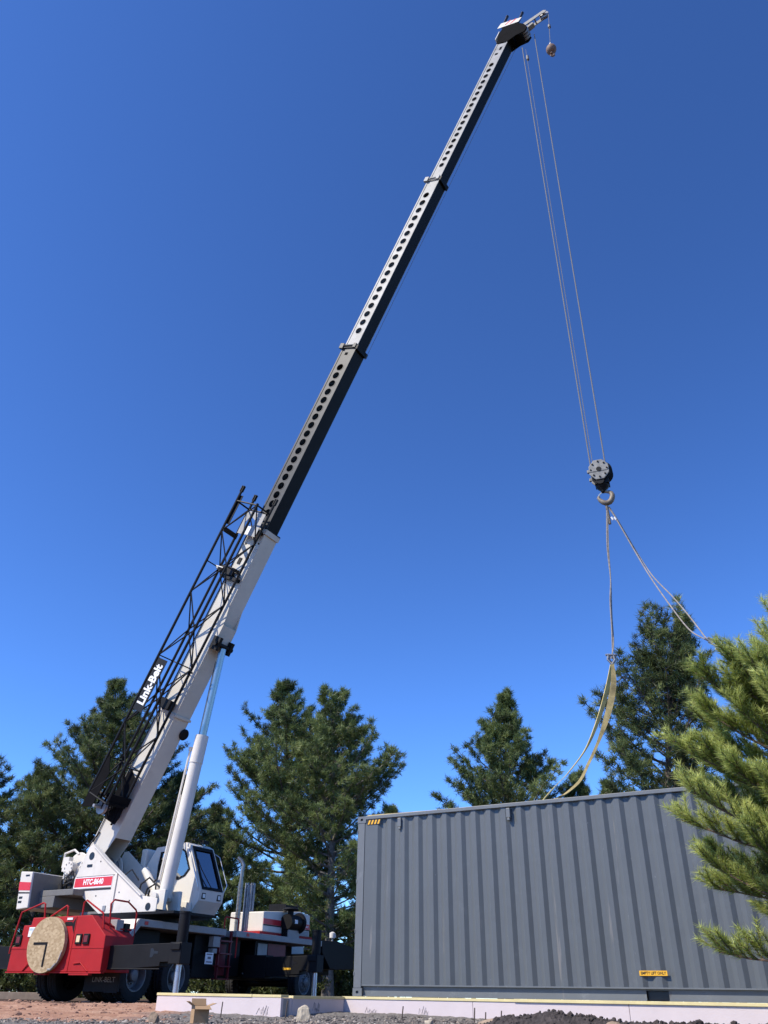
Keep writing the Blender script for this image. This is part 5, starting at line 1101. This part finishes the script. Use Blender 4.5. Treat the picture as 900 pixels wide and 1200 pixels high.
def clods():
    rn = np.random.RandomState(19); bm = bmesh.new(); bmesh.ops.create_icosphere(bm, subdivisions=1, radius=1.0); bv = np.array([v.co[:] for v in bm.verts]); bf = [tuple(v.index for v in f.verts) for f in bm.faces]; bm.free()
    n = 1500; x = rn.uniform(-9.5, -2.2, n); y = rn.uniform(10.6, 20.5, n); r = np.minimum(0.014 * np.exp(rn.normal(0, 0.5, n)), 0.055); z = ground_z(x, y); V = []; F = []
    for k in range(n):
        V.append(bv * (1 + rn.normal(0, 0.18, (len(bv), 1))) * np.array([rn.uniform(0.8, 1.6), rn.uniform(0.8, 1.4), rn.uniform(0.4, 0.8)]) * r[k] + np.array([x[k], y[k], z[k] + 0.2 * r[k]])); F += [tuple(k * len(bv) + i for i in f) for f in bf]
    me = bpy.data.meshes.new('earth_clods'); me.from_pydata(np.concatenate(V).tolist(), [], F); me.materials.append(MATS['red_earth']); o = bpy.data.objects.new('earth_clods', me); COL.objects.link(o); tag(o, 'loose reddish earth crumbs scattered over the soil behind the gravel', 'earth', kind='stuff')
clods()

# ------------------------------------------------------------------ trees
def norm(a): return a / (np.linalg.norm(a, axis=-1, keepdims=True) + 1e-9)
def needles_mesh(name, pos, axis, n, ln, wd, spread, tone, rn, m, parent, jitter=0.04):
    """tufts: pos (k,3), axis (k,3): n needles each, thin triangles fanning round the axis"""
    k = len(pos); pos = np.repeat(pos, n, 0); axis = np.repeat(axis, n, 0); tone = np.repeat(tone, n)
    r = norm(rn.normal(size=pos.shape)); perp = norm(np.cross(axis, r)); th = np.radians(rn.uniform(spread[0], spread[1], len(pos)))[:, None]
    d = axis * np.cos(th) + perp * np.sin(th); L = ln * rn.uniform(0.75, 1.15, (len(pos), 1))
    base = pos + rn.normal(0, jitter, pos.shape); side = norm(np.cross(d, norm(rn.normal(size=pos.shape)))) * wd / 2
    v = np.stack([base - side, base + side, base + d * L], 1).reshape(-1, 3).astype(np.float32); nt = len(pos)
    me = bpy.data.meshes.new(name); me.vertices.add(nt * 3); me.vertices.foreach_set('co', v.ravel()); me.loops.add(nt * 3); me.loops.foreach_set('vertex_index', np.arange(nt * 3, dtype=np.int32))
    me.polygons.add(nt); me.polygons.foreach_set('loop_start', np.arange(0, nt * 3, 3, dtype=np.int32))
    a = me.attributes.new('tone', 'FLOAT', 'FACE'); a.data.foreach_set('value', np.clip(tone + rn.normal(0, 0.08, nt), 0, 1).astype(np.float32))
    me.update(calc_edges=True); me.materials.append(MATS[m]); o = bpy.data.objects.new(name, me); COL.objects.link(o); o.parent = parent
    return o

def pine(loc, height, radius, seed, label, profile, crown0=0.15, whorl=0.44, per=6, trunk_r=None, needle='needles', bark='bark', tuft_n=36, ln=0.235, wd=0.026, elev=(2, 42), spacing=0.28, lean=(0, 0), group=None, name='pine_tree', fork=False, gap=0.16, tone_mid=0.46):
    rn = np.random.RandomState(seed); root = empty(name, loc); tag(root, label, 'tree', group)
    tr = trunk_r or height * 0.014 + 0.05; b = MB(); n = 12
    ph = rn.uniform(0, 6.28, 2); 
    def ax(h): 
        f = h / height; return np.array([lean[0] * f + 0.02 * height * math.sin(2.6 * f + ph[0]) * f, lean[1] * f + 0.015 * height * math.sin(3.1 * f + ph[1]) * f, h])
    b.tube([ax(height * i / n) for i in range(n + 1)], [max(0.015, tr * (1 - i / n) ** 0.85 + (0.25 * tr if i == 0 else 0)) for i in range(n + 1)], 10)
    P = []; A = []; T = []
    def tufts_along(q0, q1, f0, tone):
        L = np.linalg.norm(q1 - q0); m = max(1, int(L * (1 - f0) / spacing)); d = (q1 - q0) / (L + 1e-9)
        for k in range(m + 1):
            f = f0 + (1 - f0) * (k / m if m else 1); P.append(q0 + (q1 - q0) * f + rn.normal(0, 0.05, 3)); A.append(norm(d + np.array([0, 0, 0.35]) + rn.normal(0, 0.18, 3))); T.append(tone + rn.normal(0, 0.2))
    h = height * crown0; az = rn.uniform(0, 6.28)
    while h < height * 0.985:
        f = max(0.0, (h / height - crown0) / (1 - crown0))
        for k in range(per if f < 0.85 else max(3, per - 2)):
            if rn.rand() < gap: continue
            az += 2 * math.pi / per + rn.normal(0, 0.35); rad = radius * profile(f) * rn.uniform(0.62, 1.12)
            if rad < 0.12: rad = 0.12
            el = R(elev[0] + (elev[1] - elev[0]) * f + rn.normal(0, 8))
            f2 = min(0.99, f + rad * math.tan(el + R(11)) / height / (1 - crown0)); rad = max(0.15, radius * min(profile(f), 0.35 * profile(f) + 0.65 * profile(f2)) * rn.uniform(0.66, 1.10)); tone = tone_mid + rn.normal(0, 0.2)
            p = ax(h + rn.normal(0, 0.1)); dxy = np.array([math.cos(az), math.sin(az)]); pts = [p]; seg = 5
            for s in range(seg):
                e = el + R(22) * (s / seg) ; st = rad / seg / max(0.35, math.cos(el + R(10))); az2 = az + rn.normal(0, 0.12)
                p = p + np.array([math.cos(az2) * math.cos(e), math.sin(az2) * math.cos(e), math.sin(e)]) * st; pts.append(p)
            r0 = max(0.012, min(tr * 0.42, 0.016 * rad + 0.008)); b.tube(pts, [r0 * (1 - 0.8 * i / seg) for i in range(seg + 1)], 5)
            L = np.linalg.norm(pts[-1] - pts[0])
            tufts_along(pts[3], pts[4], 0.3, tone); tufts_along(pts[4], pts[5], 0.0, tone)
            ns = max(2, int(L / 0.34))
            for q in range(ns):
                g = 0.26 + 0.74 * (q + rn.rand()) / ns
                if g > 0.98: g = 0.98
                i = min(seg - 1, int(g * seg)); o = pts[i] + (pts[i + 1] - pts[i]) * (g * seg - i); d = norm(pts[i + 1] - pts[i]); sd = norm(np.cross(d, [0, 0, 1.0])) * (1 if q % 2 else -1)
                l2 = min(1.3, (0.16 + 0.34 * L * (1.05 - g)) * rn.uniform(0.7, 1.25)); dd = norm(d * 0.75 + sd * rn.uniform(0.5, 1.1) + np.array([0, 0, rn.uniform(0.0, 0.5)])); e_ = o + dd * l2
                b.tube([o, o + dd * l2 * 0.5, e_], [0.012, 0.01, 0.007], 4); tufts_along(o, e_, 0.25 if l2 > 0.5 else 0.5, tone)
        h += whorl * rn.uniform(0.75, 1.2) * (1 - 0.45 * f)
    top = ax(height); 
    for k in range(4): P.append(top - np.array([0, 0, 0.2 * k])); A.append(np.array([0, 0, 1.0])); T.append(0.6)
    b.build('trunk', bark, root)
    needles_mesh('crown', np.array(P), norm(np.array(A)), tuft_n, ln, wd, (5, 105), np.array(T), rn, needle, root, 0.05)
    print(label[:30], len(P)); return root, len(P)

def on_ground(px, Y, dz=0.0):
    p = at(px, 1150, Y); return (p.x, Y, gz(p.x, Y) - 0.03 + dz)
def height_to(px, py, Y): return at(px, py, Y).z - gz(at(px, py, Y).x, Y)
rnd = lambda f: max(0.05, min(1.0, (1 - f) * 4.6) ** 0.55 * (0.75 + 0.25 * min(1, f / 0.4)))
cone = lambda f: min(1, (1 - f) * 2.2) ** 0.95
oval = lambda f: max(0.02, min(1.0, (1 - f) * 2.7) ** 0.66 * (0.72 + 0.28 * min(1, f / 0.4)))
broad = lambda f: max(0.03, min(1.0, (1 - f) * 2.0) ** 0.8 * (0.8 + 0.2 * min(1, f / 0.3)))
TG = 'pines behind the building site'
trees = [
    # px of trunk, top px/py, depth, radius, seed, profile, crown0, label, needle, bark
    (385, (388, 812), 35, 3.3, 21, oval, 0.12, 'tall open pine with a pale trunk showing just left of the container', 'needles', 'bark_grey', {}),
    (338, (338, 803), 37, 3.4, 22, oval, 0.12, 'tallest pine in the middle, behind the silver exhaust stack', 'needles', 'bark', {}),
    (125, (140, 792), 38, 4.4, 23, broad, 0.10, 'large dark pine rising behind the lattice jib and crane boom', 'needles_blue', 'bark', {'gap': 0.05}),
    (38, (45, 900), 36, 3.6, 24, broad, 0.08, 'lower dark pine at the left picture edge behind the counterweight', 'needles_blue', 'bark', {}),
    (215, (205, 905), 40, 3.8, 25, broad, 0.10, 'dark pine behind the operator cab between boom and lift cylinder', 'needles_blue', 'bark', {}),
    (-45, (-30, 860), 37, 3.6, 26, broad, 0.08, 'dark pine cut off by the left picture edge', 'needles_blue', 'bark', {}),
    (600, (597, 808), 36, 3.4, 27, cone, 0.06, 'cone shaped dense pine behind the middle of the container roof', 'needles', 'bark', {'gap': 0.03, 'whorl': 0.42, 'per': 6}),
    (667, (674, 902), 38, 1.1, 28, oval, 0.10, 'small pine right of the cone shaped pine, behind the hanging yellow straps', 'needles', 'bark', {}),
    (712, (708, 912), 38, 0.9, 29, cone, 0.2, 'slim pine tip barely showing above the container roof', 'needles', 'bark', {}),
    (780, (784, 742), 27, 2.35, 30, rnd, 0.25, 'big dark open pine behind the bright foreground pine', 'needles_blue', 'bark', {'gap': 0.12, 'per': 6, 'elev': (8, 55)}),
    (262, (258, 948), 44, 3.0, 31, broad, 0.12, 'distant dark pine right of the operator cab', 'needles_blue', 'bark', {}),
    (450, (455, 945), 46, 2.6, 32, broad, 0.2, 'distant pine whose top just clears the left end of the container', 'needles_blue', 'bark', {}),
]
for px, (tx, ty), Y, rad, seed, prof, c0, lab, nm_, bk, kw in trees:
    loc = on_ground(px, Y); H = height_to(tx, ty, Y) * 0.985; lx = at(tx, ty, Y).x - loc[0]
    pine(loc, H, rad, seed, lab, prof, crown0=c0, needle=nm_, bark=bk, lean=(lx, 0), group=TG, **kw)

# young growth and shrubs under the pines
def shrub(loc, h, r, seed, label, group):
    rn = np.random.RandomState(seed); root = empty('shrub', loc); tag(root, label, 'shrub', group); b = MB(); P = []; A = []; T = []
    for k in range(26):
        a = rn.uniform(0, 6.28); e = rn.uniform(0.35, 1.4); L = h * rn.uniform(0.5, 1.05); d = np.array([math.cos(a) * math.cos(e) * r / h * 1.4, math.sin(a) * math.cos(e) * r / h * 1.4, math.sin(e)]); q = d * L
        b.tube([np.zeros(3), q * 0.5 + rn.normal(0, 0.05, 3), q], [0.02, 0.012, 0.006], 4)
        for m_ in range(16): P.append(q * rn.uniform(0.3, 1.0) + rn.normal(0, 0.12, 3)); A.append(norm(d + rn.normal(0, 0.4, 3))); T.append(0.5 + rn.normal(0, 0.2))
    b.build('stems', 'bark', root); needles_mesh('foliage', np.array(P), np.array(A), 10, 0.14, 0.06, (10, 110), np.array(T), rn, 'leaves', root)
sh = [(270, 33, 1.5, 1.3, 'low green shrub seen under the crane just right of its rear wheels'), (298, 34, 1.7, 1.4, 'bushy green shrub behind the crane ladder'), (322, 33, 1.3, 1.2, 'low shrub seen beneath the front outrigger beam'), (395, 36, 2.0, 1.5, 'shrub at the foot of the pale trunked pine'), (345, 36, 2.2, 1.6, 'tall shrub behind the engine hood'), (32, 31, 1.4, 1.5, 'leafy shrub under the left outrigger behind the red tail'), (-15, 31, 1.5, 1.6, 'leafy shrub at the left picture edge behind the timber beam'), (110, 33, 1.4, 1.4, 'low shrub seen between the crane rear wheels'), (235, 34, 2.4, 1.6, 'tall shrub behind the operator cab'), (415, 38, 2.4, 1.7, 'shrub beside the left end of the container')]
for i, (px, Y, h, r, lab) in enumerate(sh): shrub(on_ground(px, Y), h, r, 100 + i, lab, 'shrubs under the pines')

def backwood():
    """far wood beyond the pines, read as one mass"""
    rn = np.random.RandomState(77); P = []; A = []; T = []; n = 90; b = MB()
    root = empty('distant_wood', (0, 0, 0)); tag(root, 'far dark belt of pine wood closing the view behind the site', 'wood', kind='stuff')
    spots = [(-75 + 150 * k / n + rn.normal(0, 0.8), rn.uniform(58, 74), 420) for k in range(n)]
    for k in range(150):                                    # unseen ring of the same wood, added to block bright horizon sky
        a = R(58 + 244 * k / 149); q = rn.uniform(58, 72); spots.append((q * math.sin(a), q * math.cos(a), 200))
    for x, y, m0 in spots:
        h = rn.uniform(7.0, 10.5) * (1.0 if x < -12 or m0 == 200 else 0.8); r = rn.uniform(1.6, 2.4); z0 = gz(x, y)
        b.tube([(x, y, z0 - 0.2), (x, y, z0 + h * 0.95)], [0.18, 0.03], 5)
        for m_ in range(m0):
            f = rn.rand() ** 1.2; rr = r * (1 - f) ** 0.7 * math.sqrt(rn.rand()); a = rn.uniform(0, 6.28); P.append((x + rr * math.cos(a), y + rr * math.sin(a), z0 + h * (0.06 + 0.94 * f))); A.append((math.cos(a) * 0.6, math.sin(a) * 0.6, 0.6)); T.append(0.4 + rn.normal(0, 0.2))
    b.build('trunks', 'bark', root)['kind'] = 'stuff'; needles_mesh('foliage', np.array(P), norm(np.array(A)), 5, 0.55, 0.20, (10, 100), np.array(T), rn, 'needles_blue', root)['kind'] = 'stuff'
backwood()

def near_pine():
    """bright young pine close to the camera on the right: bottle-brush shoots of long needles"""
    rn = np.random.RandomState(41); X, Y = 4.64, 8.0; root = empty('pine_tree', (X, Y, gz(X, Y) - 0.05)); tag(root, 'bright yellow green young pine close at the right picture edge, before the container', 'tree')
    H = 4.05; b = MB(); P = []; A = []; T = []; S = []
    b.tube([(0.02 * math.sin(i), 0.02 * math.cos(i * 1.3), H * i / 10) for i in range(11)], [0.085 * (1 - i / 10.6) + 0.008 for i in range(11)], 10)
    def shoot(o, d, L, tone):
        d = norm(d); bend = np.array([0, 0, 0.35]) ; pts = [o + d * L * f + bend * L * f * f * 0.5 for f in (0, 0.35, 0.7, 1.0)]
        b.tube(pts, [0.007, 0.006, 0.005, 0.003], 5)
        m = max(5, int(L / 0.016)); f0 = 0.12
        for k in range(m):
            f = f0 + (1 - f0) * k / (m - 1); q = o + d * L * f + bend * L * f * f * 0.5; t = norm(d + bend * f); P.append(q); A.append(t); T.append(tone + 0.55 * (f - 0.55) + rn.normal(0, 0.05)); S.append(f)
    h = 0.82; az = 0.3
    while h < H * 0.98:
        f = h / H; per = 11
        for k in range(per):
            az += 2 * math.pi / per + rn.normal(0, 0.3)
            rad = float(np.interp(h, [0.5, 0.8, 1.1, 1.6, 2.3, 2.8, 3.2, 3.6, 4.0], [1.15, 1.42, 1.60, 1.50, 1.48, 1.10, 0.78, 0.45, 0.18])) * rn.uniform(0.78, 1.08)
            e0 = R(-6 + 48 * f + rn.normal(0, 8)); p = np.array([0, 0, h]); pts = [p]; seg = 6; tone = 0.5 + rn.normal(0, 0.13)
            for s in range(seg):
                e = e0 + R(26) * (s / seg) ** 1.5; p = p + np.array([math.cos(az) * math.cos(e), math.sin(az) * math.cos(e), math.sin(e)]) * rad / seg / 0.9 + rn.normal(0, 0.012, 3); pts.append(p)
            b.tube(pts, [0.022 * (1 - 0.75 * i / seg) * (0.6 + 0.4 * rad / 2) for i in range(seg + 1)], 6)
            shoot(pts[-2], pts[-1] - pts[-2], 0.30 + np.linalg.norm(pts[-1] - pts[-2]) * 0.5, tone + 0.1)
            ns = int(5 + rad * 14)
            for q in range(ns):
                g = 0.22 + 0.76 * (q + rn.rand()) / ns; i = min(seg - 1, int(g * seg)); o = pts[i] + (pts[i + 1] - pts[i]) * (g * seg - i); d = norm(pts[i + 1] - pts[i]); sd = norm(np.cross(d, [0, 0, 1.0])) * (1 if q % 2 else -1)
                L = rn.uniform(0.14, 0.26) * (1.1 if g > 0.5 else 1.0); dirv = norm(d * rn.uniform(0.6, 1.0) + sd * rn.uniform(0.2, 0.9) + np.array([0, 0, rn.uniform(0.25, 0.95)])); shoot(o, dirv, L, tone)
                if rad > 1.0 and rn.rand() < 0.65:
                    o2 = o + dirv * L * 0.5; shoot(o2, norm(dirv + norm(rn.normal(size=3)) * 0.9 + np.array([0, 0, 0.3])), L * 0.8, tone + 0.05)
        h += 0.24 * rn.uniform(0.8, 1.2)
    b.build('trunk', 'bark_near', root)
    needles_mesh('crown', np.array(P), norm(np.array(A)), 10, 0.088, 0.0055, (26, 62), np.array(T), rn, 'needles_near', root, 0.004)
    print('near pine needles', len(P) * 9)
near_pine()
print('objects', len(bpy.data.objects))
